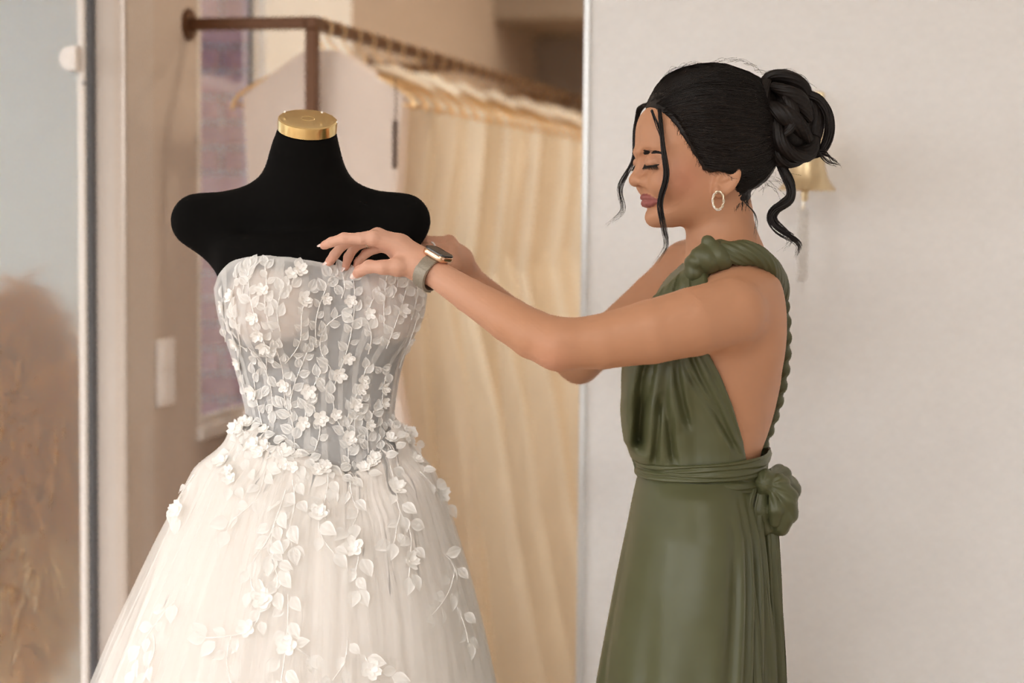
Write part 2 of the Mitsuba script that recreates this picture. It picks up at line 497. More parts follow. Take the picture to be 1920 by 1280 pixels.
# shop front behind the camera
SW = (-2.9, 1.6, 0.25, 2.6)
struct('wall_front', cat([rbox(-3.2, SW[0], -5.1, -5.0, 0, H), rbox(SW[1], 3.6, -5.1, -5.0, 0, H), rbox(SW[0], SW[1], -5.1, -5.0, 0, SW[2]), rbox(SW[0], SW[1], -5.1, -5.0, SW[3], H)]), 'm_wall')
w = struct('window_3', cat([rbox(SW[0] + k * (SW[1] - SW[0]) / 3 - 0.03, SW[0] + k * (SW[1] - SW[0]) / 3 + 0.03, -5.08, -5.02, SW[2], SW[3]) for k in range(4)]), 'm_frame_white')
struct('pane', rbox(SW[0], SW[1], -5.051, -5.049, SW[2], SW[3]), 'm_glass', w)

# ------------------------------------------------------------------ lamps: added unseen ceiling panels in front, round warm spots over the rail
def fill_panel(a, b, la, lb, power, label):
    t = thing('ceiling_lamp', label, 'ceiling lamp')
    fr = cat([rbox(a - la - 0.02, a + la + 0.02, b - lb - 0.02, b - lb, H - 0.04, H), rbox(a - la - 0.02, a + la + 0.02, b + lb, b + lb + 0.02, H - 0.04, H),
              rbox(a - la - 0.02, a - la, b - lb, b + lb, H - 0.04, H), rbox(a + la, a + la + 0.02, b - lb, b + lb, H - 0.04, H)])
    obj('frame', fr, 'm_frame_white', t)
    g = np.array([R(a - la, b - lb, H - 0.03), R(a - la, b + lb, H - 0.03), R(a + la, b + lb, H - 0.03), R(a + la, b - lb, H - 0.03)])
    obj('diffuser', trimesh.Trimesh(g, [[0, 1, 2], [0, 2, 3]], process=False), 'm_frame_white', t, emitter={'type': 'area', 'radiance': rgb(*power)})


scene['m_lamp_ring'] = pbr((0.7, 0.62, 0.5), 0.3, 0.8)


def spot_lamp(a, b, power, label, r=0.055):
    t = thing('ceiling_spot', label, 'ceiling spot')
    m = lathe([(r, H - 0.035), (r + 0.012, H - 0.035), (r + 0.012, H)], 24)
    m.apply_transform(ROOM @ trimesh.transformations.translation_matrix([a, b, 0]))
    obj('ring', m, 'm_lamp_ring', t)
    an = -np.arange(24) / 24 * 2 * np.pi
    g = np.vstack([[R(a, b, H - 0.03)], [R(a + r * math.cos(x), b + r * math.sin(x), H - 0.03) for x in an]])
    obj('bulb', trimesh.Trimesh(g, [[0, 1 + k, 1 + (k + 1) % 24] for k in range(24)], process=False), 'm_frame_white', t, emitter={'type': 'area', 'radiance': rgb(*power)})


fill_panel(-0.9, -2.6, 0.6, 0.3, FRONT_FILL, 'added unseen square ceiling panel lamp to the left in front of the partition')
fill_panel(1.4, -2.6, 0.6, 0.3, FRONT_FILL, 'added unseen square ceiling panel lamp to the right in front of the partition')
for a, b, say in [(1.1, 0.7, 'close behind the partition'), (1.2, 1.5, 'beside the middle of the brass rail'), (1.3, 2.3, 'beside the far half of the brass rail'),
                  (1.4, 2.9, 'close to the lowered ceiling beam'), (2.4, 1.2, 'by the far side wall, near the partition'), (2.4, 2.3, 'by the far side wall, near the back')]:
    spot_lamp(a, b, BACK_LAMP, 'warm round ceiling spot ' + say)

# ------------------------------------------------------------------ outdoors: the brick house across the yard
BY = 5.9
pv = struct('pavement', box([-9, 3.9, -0.25], [-0.9, 9, -0.11]), 'm_pavement')
h = tag(obj('brick_house', box([-5.5, BY + 0.02, -0.11], [-0.62, BY + 0.4, 2.6]), 'm_mortar_bluelit'), 'red brick house across the yard, seen through the narrow window', 'house')
bm = [mikit.ply(box([0, 0, 0], [0.225, 0.03, 0.066], 0.004), m) for m in ('m_brick_bluelit', 'm_brick_pale_bluelit')]
x0, x1 = P(365, 0, BY)[0] - 0.15, -0.62
nbk = 0
for r in range(10, 33):
    z = -0.1 + r * 0.0775
    x = x0 + (0.118 if r % 2 else 0)
    while x < x1 - 0.1:
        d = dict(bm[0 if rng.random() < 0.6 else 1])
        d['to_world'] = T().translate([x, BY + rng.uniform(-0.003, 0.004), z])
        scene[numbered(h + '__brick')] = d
        x += 0.236

# ------------------------------------------------------------------ the woman: one continuous body
WY = 2.87                                  # depth of her middle
HYAW = math.radians(11)                    # her face is turned a little towards the lens
HC = P(1310, 300, WY)
HR = rotm([0, 0, 1], HYAW)


def hl(px, py, s=0.0):
    """head coordinates of the pixel where it lies s metres away from the middle of the head, on the side of the lens (mirrored for s > 0)"""
    px, py, s = np.broadcast_arrays(*(np.asarray(v, float) for v in (px, py, s)))
    d = FWD + (px[..., None] - 960) / F * RIGHT + (640 - py[..., None]) / F * UP
    Y = np.full(px.shape, WY)
    for _ in range(4):
        q = (CAM + d * (Y / d[..., 1])[..., None] - HC) @ HR
        Y = Y + (-np.abs(s) - q[..., 1]) / math.cos(HYAW)
    return np.stack([q[..., 0], s, q[..., 2]], -1)


def hp(px, py, r):
    """profile coordinates of an outline pixel of a form whose edge is rounded by r in plan"""
    q = P(px, py, WY) - HC
    x = q[0]
    x = math.copysign((abs(x) - r) / math.cos(HYAW) + r, x) if abs(x) > r else x
    return x, q[2]


def prof(pts, r=.05, **k):
    return Prof([hp(x, y, r) for x, y in pts], **k)


SKULL = prof([(1216, 200), (1203, 214), (1195, 234), (1193, 252), (1193, 268), (1194, 280), (1198, 292), (1204, 304), (1207, 320), (1207, 335), (1206, 350), (1208, 360), (1211, 372), (1214, 384), (1217, 393), (1216, 402),
              (1219, 411), (1227, 419), (1239, 425), (1252, 426), (1270, 423), (1290, 417), (1316, 405), (1345, 385), (1372, 362), (1395, 345), (1418, 320), (1432, 280), (1436, 240), (1428, 195), (1408, 160), (1375, 140), (1330, 131), (1285, 140), (1245, 162)])
NOSE = prof([(1197, 284), (1195, 296), (1191, 309), (1186.5, 320), (1182.5, 330), (1181.3, 337), (1183.5, 343.5), (1188, 347.5), (1195, 349.5), (1203, 350), (1216, 352), (1232, 345), (1235, 325), (1225, 300), (1210, 286)], r=.010, step=0.0005)
# (px, py, half width, rounding)
CTRL = np.array([(1198, 225, .068, .064), (1195, 280, .068, .060), (1205, 325, .064, .050), (1207, 365, .048, .040), (1222, 412, .036, .029), (1275, 420, .046, .026), (1340, 385, .061, .027),
                 (1300, 350, .066, .040), (1270, 390, .052, .034), (1365, 335, .071, .050), (1420, 230, .075, .070), (1330, 140, .074, .071), (1270, 270, .070, .062), (1330, 240, .075, .070)])
CX = np.array([hp(a, b, .05) for a, b in CTRL[:, :2]], np.float32)


def widths(x, z):
    w = 0
    W = 0
    Rr = 0
    for (cx, cz), (_, _, a, b) in zip(CX, CTRL):
        g = np.exp(-((x - cx) ** 2 + (z - cz) ** 2) / (2 * 0.024 ** 2)) + 1e-9
        w = w + g
        W = W + g * a
        Rr = Rr + g * b
    return W / w, np.minimum(Rr / w, W / w * 0.98)


def lipchain(side, up):
    if up:
        return [(hl(1210.5, 370, 0), .0041), (hl(1213, 369.8, side * .010), .0043), (hl(1219.5, 371.3, side * .022), .0038), (hl(1228, 373.2, side * .031), .0028), (hl(1237, 374.0, side * .0375), .0016)]
    return [(hl(1213.5, 381, 0), .0057), (hl(1216, 381, side * .010), .0057), (hl(1222, 380, side * .021), .0048), (hl(1229, 377.6, side * .030), .0031), (hl(1237, 374.8, side * .037), .0016)]


def f32(c):
    return [(np.asarray(a, np.float32), r) for a, r in c]


LIPS = [f32(lipchain(s, u)) for s in (-1, 1) for u in (True, False)]
EYE = [hl(1227.5, 304, s * .0325) for s in (-1, 1)]
EYER = np.array([.0155, .0165, .0140])
LIDLINE = [(-62, -6), (-30, -17), (0, -23), (30, -25), (60, -23), (82, -18)]


def lid_pt(sd, az, el, k=1.0):
    """a point on the closed lid: az from the nose (-) outwards, el upwards, in degrees"""
    az, el = math.radians(az), math.radians(el)
    return EYE[(sd + 1) // 2] + k * EYER * np.array([-math.cos(az) * math.cos(el), sd * math.sin(az) * math.cos(el), math.sin(el)])

EAR0 = hl(1359, 342, -.071)


def head_local(p):
    return (p - HC.astype(np.float32)) @ HR.astype(np.float32)


def lips_d(q):
    d = None
    for c in LIPS:
        e = chain(q, c, .003)
        d = e if d is None else smin(d, e, .0025)
    return d


def head_f(p):
    q = head_local(p)
    x, s, z = q[:, 0], q[:, 1], q[:, 2]
    W, Rr = widths(x, z)
    d = extr(SKULL(x, z), s, W, Rr)
    far = d > 0.03
    # cheeks, brow ridge, chin
    for sd in (-1, 1):
        d = smin(d, ell(q, hl(1248, 340, sd * .043), (.022, .018, .022)), .022)
        d = smin(d, cone(q, hl(1199, 287, sd * .010), hl(1214, 285, sd * .042), .006, .005), .014)
    d = smin(d, ell(q, hl(1226, 409, 0), (.012, .016, .012)), .014)
    # eye sockets, lids
    for sd in (-1, 1):
        d = smax(d, -ell(q, hl(1207, 300, sd * .030), (.011, .018, .0125)), .018)
        d = smin(d, ell(q, EYE[(sd + 1) // 2], EYER), .005)
        d = smax(d, -chain(q, [(lid_pt(sd, a, e, 1.0).astype(np.float32), .0009) for a, e in LIDLINE], .002), .0025)
        d = smax(d, -chain(q, [(lid_pt(sd, a, 34 - 12 * max(0, a) / 70, 1.03).astype(np.float32), .0007) for a in (-55, -25, 5, 35, 65)], .002), .003)
    # nose
    t = np.clip((hl(0, 285)[2] - z) / (hl(0, 285)[2] - hl(0, 348)[2]), 0, 1)
    Wn = .0085 + .0045 * t * t
    n = extr(NOSE(x, z), s, Wn, np.minimum(.0078 + .003 * t, Wn * .95))
    n = smin(n, ell(q, hl(1190.5, 338, 0), (.0088, .0095, .0085)), .006)
    for sd in (-1, 1):
        n = smin(n, ell(q, hl(1211, 340.5, sd * .0135), (.0118, .0058, .0082)), .006)
    d = smin(d, n, .011)
    for sd in (-1, 1):
        d = smax(d, -ell(q, hl(1203, 349.5, sd * .0068), (.0062, .0034, .0040)), .003)
        d = smax(d, -chain(q, f32([(hl(1221, 330, sd * .0175), .0016), (hl(1227, 340, sd * .0198), .0026), (hl(1224, 350, sd * .0205), .0022)]), .002), .004)
    # philtrum, lips and the line between them
    d = smax(d, -cone(q, hl(1203.5, 354, 0), hl(1204, 363, 0), .0022, .0024), .004)
    d = smin(d, lips_d(q), .0032)
    for sd in (-1, 1):
        d = smax(d, -chain(q, f32([(hl(1206.5, 375.2, 0), .0012), (hl(1209, 375.0, sd * .010), .0012), (hl(1217, 375.7, sd * .0235), .0012), (hl(1226, 375.6, sd * .033), .0012), (hl(1240, 374.0, sd * .0415), .0016)]), .002), .0022)
    # ears
    for sd in (-1, 1):
        c = hl(1363, 338, sd * .0745)
        Re = rotm([0, 0, 1], sd * .42) @ rotm([0, 1, 0], .62)
        e = ell(q, c, (.0165, .0062, .0275), Re)
        e = smin(e, ell(q, hl(1348, 358, sd * .0715), (.0085, .0050, .0085)), .007)
        e = smax(e, -ell(q, c + Re @ np.array([-.0005, sd * .0065, .003]), (.0105, .0052, .0185), Re), .004)
        e = smin(e, cone(q, c + Re @ np.array([-.006, sd * .001, -.006]), c + Re @ np.array([.004, sd * .002, .012]), .0026, .0024), .004)
        e = smin(e, ell(q, c + Re @ np.array([-.0125, sd * .002, -.004]), (.0035, .004, .006), Re), .004)
        d = smin(d, e, .006)
    return d


# ---- torso: ellipses from the outline of the photograph
TK = np.array([(470, 1312, 1416, .045), (490, 1294, 1436, .080), (510, 1272, 1446, .110), (540, 1249, 1455, .138), (600, 1222, 1461, .148), (660, 1209, 1464, .144), (700, 1204, 1462, .138), (760, 1207, 1451, .124),
               (800, 1209, 1440, .117), (840, 1209, 1426, .113), (870, 1209, 1419, .113), (910, 1209, 1418, .116), (980, 1210, 1420, .118), (1060, 1208, 1418, .120), (1150, 1210, 1414, .120), (1240, 1220, 1405, .115)], float)
TZ = np.array([P(1330, r[0], WY)[2] for r in TK])
TX0 = np.array([P(r[1], r[0], WY)[0] for r in TK])
TX1 = np.array([P(r[2], r[0], WY)[0] for r in TK])
from scipy.interpolate import CubicSpline, PchipInterpolator
_zz = np.linspace(TZ.min(), TZ.max(), 400)
_tab = [PchipInterpolator(TZ[::-1], v[::-1])(_zz).astype(np.float32) for v in ((TX0 + TX1) / 2, (TX1 - TX0) / 2, TK[:, 3])]


def torso_f(p):
    z = p[:, 2]
    cx, ax, by = (np.interp(z, _zz, v).astype(np.float32) for v in _tab)
    qx, qy = (p[:, 0] - cx) / ax, (p[:, 1] - WY) / by
    n = 2.25
    k = (np.abs(qx) ** n + np.abs(qy) ** n + 1e-9) ** (1 / n)
    d = (k - 1) * np.hypot(qx, qy) / np.maximum(np.hypot(qx / ax, qy / by), 1e-6) / np.maximum(k, 1e-3) * k
    d = d * 0.95
    over = np.maximum(z - TZ[0], TZ[-1] - z)
    d = smax(d, over.astype(np.float32), .03)
    for s in (-1, 1):      # breasts
        d = smin(d, ell(p, P(1243, 692, WY) + np.array([0, s * .068, 0]), (.047, .056, .058)), .035)
    for s in (-1, 1):      # shoulder blades
        d = smin(d, ell(p, P(1418, 600, WY) + np.array([0, s * .075, 0]), (.030, .05, .075)), .03)
    return d


def wp(px, py, Y):
    return P(px, py, Y).astype(np.float32)


NECK = [(wp(1338, 330, WY), .0480), (wp(1349, 400, WY), .0490), (wp(1354, 445, WY), .0510), (wp(1364, 490, WY), .057)]
TRAP_L = [(wp(1364, 468, 2.85), .030), (wp(1388, 545, 2.775), .036)]
TRAP_R = [(wp(1350, 466, 2.90), .032), (wp(1300, 507, 3.01), .039)]
LARM = [(wp(1380, 576, 2.745), .048), (wp(1372, 584, 2.715), .0490), (wp(1300, 603, 2.69), .0485), (wp(1220, 622, 2.675), .0450), (wp(1130, 640, 2.665), .0385), (wp(1048, 646, 2.66), .0345)]
LFORE = [(wp(1046, 645, 2.66), .0345), (wp(1000, 627, 2.672), .0345), (wp(955, 600, 2.69), .0315), (wp(880, 554, 2.73), .0246), (wp(815, 512, 2.765), .0200), (wp(792, 498, 2.778), .0195)]
RARM = [(wp(1289, 510, 3.03), .0450), (wp(1230, 560, 3.06), .0415), (wp(1150, 626, 3.10), .0365), (wp(1086, 680, 3.13), .0325)]
RFORE = [(wp(1086, 680, 3.13), .0315), (wp(1035, 648, 3.12), .0310), (wp(960, 590, 3.09), .0260), (wp(893, 532, 3.06), .0205), (wp(866, 508, 3.05), .0195)]


CREASE_L = [(wp(1338, 652, 2.735), .003), (wp(1358, 648, 2.735), .004), (wp(1371, 660, 2.735), .0035), (wp(1374, 676, 2.735), .0015)]


def arms_f(p, up, fore):
    return smin(chain(p, up, .003), chain(p, fore, .003), .014)


HY = 0.0      # shift of the near hand in depth


def hj(px, py, Y):
    return wp(px, py, Y + HY)


LW_ = hj(789, 496, 2.780)
LH = {
    'palm': [[(LW_, .0185), (hj(745, 462, 2.782), .0135), (hj(700, 446, 2.772), .0100)],
             [(LW_, .0180), (hj(752, 458, 2.795), .0130), (hj(708, 441, 2.792), .0100)],
             [(LW_, .0175), (hj(752, 470, 2.805), .0125), (hj(716, 449, 2.812), .0095)],
             [(LW_, .0175), (hj(756, 482, 2.810), .0125), (hj(726, 462, 2.828), .0090)]],
    'index': [(hj(700, 446, 2.772), .0098), (hj(678, 447, 2.770), .0084), (hj(645, 446.5, 2.771), .0080), (hj(621, 454, 2.778), .0070), (hj(610, 459, 2.782), .0060), (hj(606, 461, 2.784), .0050)],
    'middle': [(hj(708, 441, 2.792), .0095), (hj(670, 447, 2.803), .0082), (hj(643, 458, 2.810), .0078), (hj(627, 478, 2.812), .0070), (hj(619, 489, 2.812), .0062), (hj(616, 492, 2.812), .0052)],
    'ring': [(hj(716, 449, 2.812), .0092), (hj(690, 452, 2.828), .0080), (hj(666, 461, 2.836), .0076), (hj(653, 482, 2.838), .0068), (hj(648, 500, 2.838), .0060)],
    'pinky': [(hj(726, 462, 2.828), .0085), (hj(704, 466, 2.838), .0070), (hj(686, 475, 2.844), .0066), (hj(672, 490, 2.846), .0060), (hj(667, 502, 2.846), .0054)],
    'thumb': [(hj(776, 500, 2.775), .0150), (hj(745, 500, 2.766), .0135), (hj(718, 501, 2.762), .0100), (hj(692, 499.5, 2.768), .0090), (hj(675, 508, 2.776), .0078), (hj(668, 514, 2.780), .0062)],
}
RW_ = wp(866, 508, 3.05)
RH = {
    'palm': [[(RW_, .0185), (wp(858, 480, 3.035), .0150), (wp(842, 454, 3.018), .0100)],
             [(RW_, .0180), (wp(862, 486, 3.030), .0150), (wp(846, 467, 3.006), .0100)],
             [(RW_, .0175), (wp(862, 492, 3.030), .0145), (wp(850, 482, 3.000), .0098)],
             [(RW_, .0170), (wp(866, 498, 3.030), .0140), (wp(854, 496, 3.000), .0092)]],
    'index': [(wp(842, 454, 3.018), .0098), (wp(800, 452.5, 2.990), .0086), (wp(777, 455, 2.990), .0078), (wp(768, 464, 2.998), .0068)],
    'middle': [(wp(846, 467, 3.006), .0098), (wp(803, 467, 2.980), .0086), (wp(778, 471, 2.982), .0078), (wp(770, 480, 2.990), .0068)],
    'ring': [(wp(850, 482, 3.000), .0095), (wp(808, 483, 2.978), .0084), (wp(784, 487, 2.982), .0076), (wp(777, 495, 2.990), .0066)],
    'pinky': [(wp(854, 496, 3.000), .0088), (wp(818, 498, 2.980), .0074), (wp(799, 500, 2.984), .0066), (wp(792, 507, 2.990), .0058)],
    'thumb': [(wp(862, 495, 3.045), .0140), (wp(836, 478, 3.040), .0110), (wp(808, 474, 3.030), .0092), (wp(788, 476, 3.020), .0078)],
}


def hand_f(p, Hd):
    d = None
    for c in Hd['palm']:
        e = chain(p, c, .006)
        d = e if d is None else smin(d, e, .016)
    for k in ('index', 'middle', 'ring', 'pinky'):
        d = smin(d, chain(p, Hd[k], .0035), .0035)
        d = smin(d, cone(p, Hd[k][0][0], Hd[k][0][0], Hd[k][0][1] * 1.06, Hd[k][0][1] * 1.06), .006)
    return smin(d, chain(p, Hd['thumb'], .005), .008)


def leg_pts(s):
    c = P(1325, 1000, WY)[0]
    return [(np.array([c, WY + s * .058, .86], np.float32), .070), (np.array([c - .005, WY + s * .062, .48], np.float32), .054), (np.array([c + .012, WY + s * .062, .33], np.float32), .054),
            (np.array([c + .015, WY + s * .072, .085], np.float32), .033), (np.array([c + .02, WY + s * .072, .034], np.float32), .033)]


LEGS = [leg_pts(-1), leg_pts(1)]


def legs_f(p):
    d = None
    for s, L in zip((-1, 1), LEGS):
        e = chain(p, L, .04)
        a = L[-1][0]
        foot = smin(cone(p, a + np.array([.015, 0, .0], np.float32), a + np.array([-.14, s * .01, -.008], np.float32), .033, .024), cone(p, a + np.array([-.12, s * .012, -.008], np.float32), a + np.array([-.19, s * .016, -.014], np.float32), .026, .018), .02)
        e = smin(e, foot, .03)
        d = e if d is None else np.minimum(d, e)
    return d


PARTS = [(head_f, P(1170, 440, WY) - [0, .13, 0], P(1450, 110, WY) + [0, .13, 0], .022),
         (lambda p: chain(p, NECK, .004), P(1270, 520, WY) - [0, .1, 0], P(1440, 300, WY) + [0, .1, 0], .022),
         (torso_f, P(1165, 1250, WY) - [0, .2, 0], P(1490, 430, WY) + [0, .2, 0], .03),
         (lambda p: chain(p, TRAP_L, .004), P(1310, 600, WY) - [0, .25, 0], P(1480, 370, WY) + [0, .1, 0], .032),
         (lambda p: chain(p, TRAP_R, .004), P(1230, 600, WY) - [0, .1, 0], P(1420, 370, WY) + [0, .25, 0], .045),
         (lambda p: arms_f(p, LARM, LFORE), P(760, 730, 2.62) - [0, .1, 0], P(1480, 420, 2.8) + [0, .05, 0], .030),
         (lambda p: arms_f(p, RARM, RFORE), P(820, 760, 3.1) - [0, .13, 0], P(1360, 420, 3.1) + [0, .1, 0], .04),
         (lambda p: hand_f(p, LH), P(590, 540, 2.8) - [0, .08, 0], P(830, 410, 2.8) + [0, .08, 0], .012),
         (lambda p: hand_f(p, RH), P(750, 550, 3.0) - [0, .1, 0], P(890, 420, 3.0) + [0, .1, 0], .012),
         (legs_f, np.array([0, 2.6, -.02]), np.array([.6, 3.1, 1.0]), .06)]


def body_f(p, parts=PARTS):
    out = None
    blo, bhi = p.min(0), p.max(0)
    big = len(p) > 15000
    for f, lo, hi, k in parts:
        lo, hi = np.minimum(lo, hi), np.maximum(lo, hi)
        if big:
            d = np.linalg.norm(np.maximum(np.maximum(lo - p, p - hi), 0), axis=1).astype(np.float32) + .05
            m = d < .10
            if m.any():
                d[m] = f(p[m])
        else:
            gap = np.linalg.norm(np.maximum(np.maximum(lo - bhi, blo - hi), 0))
            if gap > 0.05:
                continue
            d = f(p)
        out = d if out is None else smin(out, d, k)
    return out if out is not None else np.full(len(p), 1.0, np.float32)


RES = 0.0018
zs = np.concatenate([np.arange(-.004, .70, .010), np.arange(.70, 1.18, .003), np.arange(1.18, 1.80, RES)])
body = mesh_sdf(body_f, [P(590, 500, 2.75)[0] - .01, 2.56, 0], [P(1500, 500, WY)[0], 3.20, 0], RES, zs=zs)
# keep the largest piece
comp = trimesh.graph.connected_component_labels(body.edges, len(body.vertices))
big = np.bincount(comp).argmax()
fm = comp[body.faces[:, 0]] == big
body = trimesh.Trimesh(body.vertices, body.faces[fm], process=False)
body.remove_unreferenced_vertices()


def gauss(v, c, r):
    return np.exp(-((v - np.asarray(c)) ** 2).sum(1) / (2 * r * r))


def skin_colour(v):
    col = np.tile(np.array([0.465, 0.232, 0.132]), (len(v), 1))

    def mixc(c, w):
        nonlocal col
        w = np.clip(w, 0, 1)[:, None]
        col = col * (1 - w) + np.asarray(c) * w
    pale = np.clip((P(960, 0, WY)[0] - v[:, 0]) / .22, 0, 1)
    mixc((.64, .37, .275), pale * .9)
    for Hd in (LH, RH):
        for k in ('index', 'middle', 'ring', 'pinky', 'thumb'):
            mixc((.58, .25, .17), .5 * gauss(v, Hd[k][-1][0], .010))
            mixc((.60, .31, .22), .35 * gauss(v, Hd[k][2][0], .007))
    mixc((.60, .28, .19), .4 * gauss(v, wp(1035, 680, 2.64), .022))
    q = head_local(v.astype(np.float32)).astype(float)
    near = np.linalg.norm(q - hl(1260, 330), axis=1) < .16
    for s in (-1, 1):
        mixc((.52, .20, .135), .45 * gauss(q, hl(1282, 335, s * .062), .022))
        mixc((.36, .18, .12), .40 * gauss(q, hl(1226, 300, s * .042), .0085))
        mixc((.40, .21, .15), .25 * gauss(q, hl(1214, 302, s * .024), .006))
    idx = np.nonzero(near)[0]
    ld = lips_d(q[idx].astype(np.float32))
    w = np.zeros(len(v))
    w[idx] = np.clip((.0013 - ld) / .0012, 0, 1)
    mixc((.27, .085, .076), w)
    return col


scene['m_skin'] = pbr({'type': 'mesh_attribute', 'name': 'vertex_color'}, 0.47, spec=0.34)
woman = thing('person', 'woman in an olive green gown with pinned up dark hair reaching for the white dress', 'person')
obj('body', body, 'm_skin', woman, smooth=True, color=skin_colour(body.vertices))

# ------------------------------------------------------------------ the dress form
def proj(p):
    d = np.asarray(p) - CAM
    k = d @ FWD
    return 960 + F * (d @ RIGHT) / k, 640 - F * (d @ UP) / k


MY = 2.94
MYAW = math.radians(22)
MX = np.array([math.cos(MYAW), math.sin(MYAW), 0])        # its left
MB = np.array([-math.sin(MYAW), math.cos(MYAW), 0])       # its back
MR = np.stack([MX, MB, [0, 0, 1.0]], 1)
MO = np.array([P(578, 500, MY)[0], MY, 0.0])


def ml(px, py, off=0.0):
    """dress form coordinates of a pixel in the plane through its middle that faces the lens, moved back by off"""
    q = P(px, py, MY + off) - MO
    return MR.T @ q


# outline of the bodice: row, left, right, depth half-axis
DK = np.array([(440, 405, 772, .088), (470, 399, 786, .096), (500, 404, 796, .102), (540, 412, 796, .106), (590, 419, 790, .106), (620, 427, 776, .102), (660, 440, 757, .096), (700, 451, 746, .091), (740, 461, 739, .088), (775, 467, 735, .087),
               (830, 452, 750, .098), (900, 430, 768, .112), (960, 425, 775, .115)], float)
DZ = np.array([P(600, r[0], MY)[2] for r in DK])
_c, _a = [], []
for r in DK:
    xl, xr = P(r[1], r[0], MY)[0], P(r[2], r[0], MY)[0]
    hw_ = (xr - xl) / 2 - .0065
    a_ = math.sqrt(max(hw_ ** 2 - (r[3] * math.sin(MYAW)) ** 2, 1e-6)) / math.cos(MYAW)
    _a.append(a_)
    _c.append((xl + xr) / 2 - MO[0])
_mz = np.linspace(DZ.min(), DZ.max(), 300)
_mt = [PchipInterpolator(DZ[::-1], np.array(v)[::-1])(_mz).astype(np.float32) for v in (_c, _a, DK[:, 3])]
CAPN = np.array([.085, -.36, .93])
CAPN /= np.linalg.norm(CAPN)
CAPC = P(577, 222, MY - .045)                            # middle of the cap's top face
CAPR = .0445
M_STUB = [np.float32(MO + MR @ (ml(x, 411) * [1, 1, 1])) for x in (372, 756)]


def form_f(p):
    z = p[:, 2]
    c, a, b = (np.interp(z, _mz, v).astype(np.float32) for v in _mt)
    q = (p - np.array([MO[0], MO[1], 0], np.float32))
    q[:, 0] -= c
    q = q @ MR.astype(np.float32)
    ux, uy = q[:, 0] / a, q[:, 1] / b
    n = 2.15
    k = (np.abs(ux) ** n + np.abs(uy) ** n + 1e-9) ** (1 / n)
    d = (k - 1) * np.hypot(ux, uy) / np.maximum(np.hypot(ux / a, uy / b), 1e-6)
    d = smax(d, np.maximum(z - DZ[0], DZ[-1] - z).astype(np.float32), .03)
    for s in (-1, 1):
        o = MO + MR @ np.array([s * .078 + .004, -.080, 0])
        o[2] = P(600, 585, 2.84)[2]
        d = smin(d, ell(p, o, (.056, .046, .056), MR), .035)
    # shoulders, stubs, neck
    base = np.float32(P(578, 385, MY))
    for st in M_STUB:
        up = st + (base - st) * .35
        d = smin(d, cone(p, st, base, .0345, .047), .03)
        d = smin(d, cone(p, st + np.float32([0, 0, -.005]), st * .75 + base * .25 + np.float32([0, 0, -.045]), .0345, .036), .03)
    top = np.float32(CAPC - CAPN * .02)
    nk = smin(cone(p, top, np.float32(P(572, 300, MY - .015)), .0445, .0500), cone(p, np.float32(P(572, 300, MY - .015)), np.float32(P(570, 370, MY)), .0500, .062), .02)
    nk = smax(nk, (p - top) @ CAPN.astype(np.float32), .002)
    return smin(d, nk, .05)


lo, hi = P(300, 960, MY), P(830, 200, MY)
form = mesh_sdf(form_f, [lo[0] - .02, 2.74, DZ[-1] - .01], [hi[0] + .02, 3.16, hi[2] + .02], .0034)
scene['m_velvet'] = pbr((0.0045, 0.0040, 0.0038), 0.95, spec=0.08, sheen=0.06)
scene['m_gold'] = {'type': 'twosided', 'bsdf': {'type': 'principled', 'base_color': rgb(.93, .70, .33), 'metallic': 1.0, 'roughness': 0.17}}
scene['m_black_metal'] = pbr((.02, .02, .02), .35, .6)
mann = thing('dress_form', 'black velvet dress form with a gold neck cap, wearing the white bridal dress', 'dress form')
obj('body', form, 'm_velvet', mann, smooth=True)
cp = lathe([(0, 0), (.030, 0), (CAPR - .002, -.0005), (CAPR, -.002), (CAPR + .0003, -.0085), (CAPR, -.0185), (CAPR - .004, -.0195), (0, -.0195)], 72)
mk = lathe([(.0085, .0001), (.0092, .0008), (.0100, .0008), (.0107, .0001)], 32)
CAPM = np.eye(4)
t1 = np.cross([0, 1, 0], CAPN)
t1 /= np.linalg.norm(t1)
CAPM[:3, :3] = np.stack([t1, np.cross(CAPN, t1), CAPN], 1)
CAPM[:3, 3] = CAPC
for m in (cp, mk):
    m.apply_transform(CAPM)
cap_key = obj('neck_cap', cp, 'm_gold', mann, smooth=30, label='polished gold neck cap')
obj('emblem_ring', mk, 'm_gold', cap_key, smooth=40)
scene['m_pearl'] = pbr((.85, .83, .80), .2)
for k, (px, py) in enumerate([(534, 206), (604, 207), (632, 226)]):
    ph = trimesh.creation.icosphere(2, .0018)
    c = P(px, py, MY - .045)
    ph.apply_translation(c - CAPN * 0.003)
    obj('pin_head', ph, 'm_pearl', mann, smooth=True)
mz = DZ[-1]
pole = lathe([(.0, .03), (.016, .03), (.016, mz + .01), (0, mz + .01)], 24, (MO[0] + _c[-1], MO[1], 0))
obj('pole', pole, 'm_black_metal', mann, smooth=30)
obj('base', lathe([(0, 0), (.19, 0), (.195, .004), (.19, .012), (.03, .03), (0, .032)], 48, (MO[0] + _c[-1], MO[1], 0)), 'm_black_metal', mann, smooth=30)

# ------------------------------------------------------------------ the bridal dress
NTH = 240
TH = -np.pi + np.arange(NTH) / NTH * 2 * np.pi           # 0 = its front, positive to its left (right in the photograph)


def axis_at(z):
    return np.stack([MO[0] + np.interp(z, _mz, _mt[0]), np.full_like(z, MO[1]), z], -1)


def dirs(th):
    return np.sin(th)[..., None] * MX - np.cos(th)[..., None] * MB


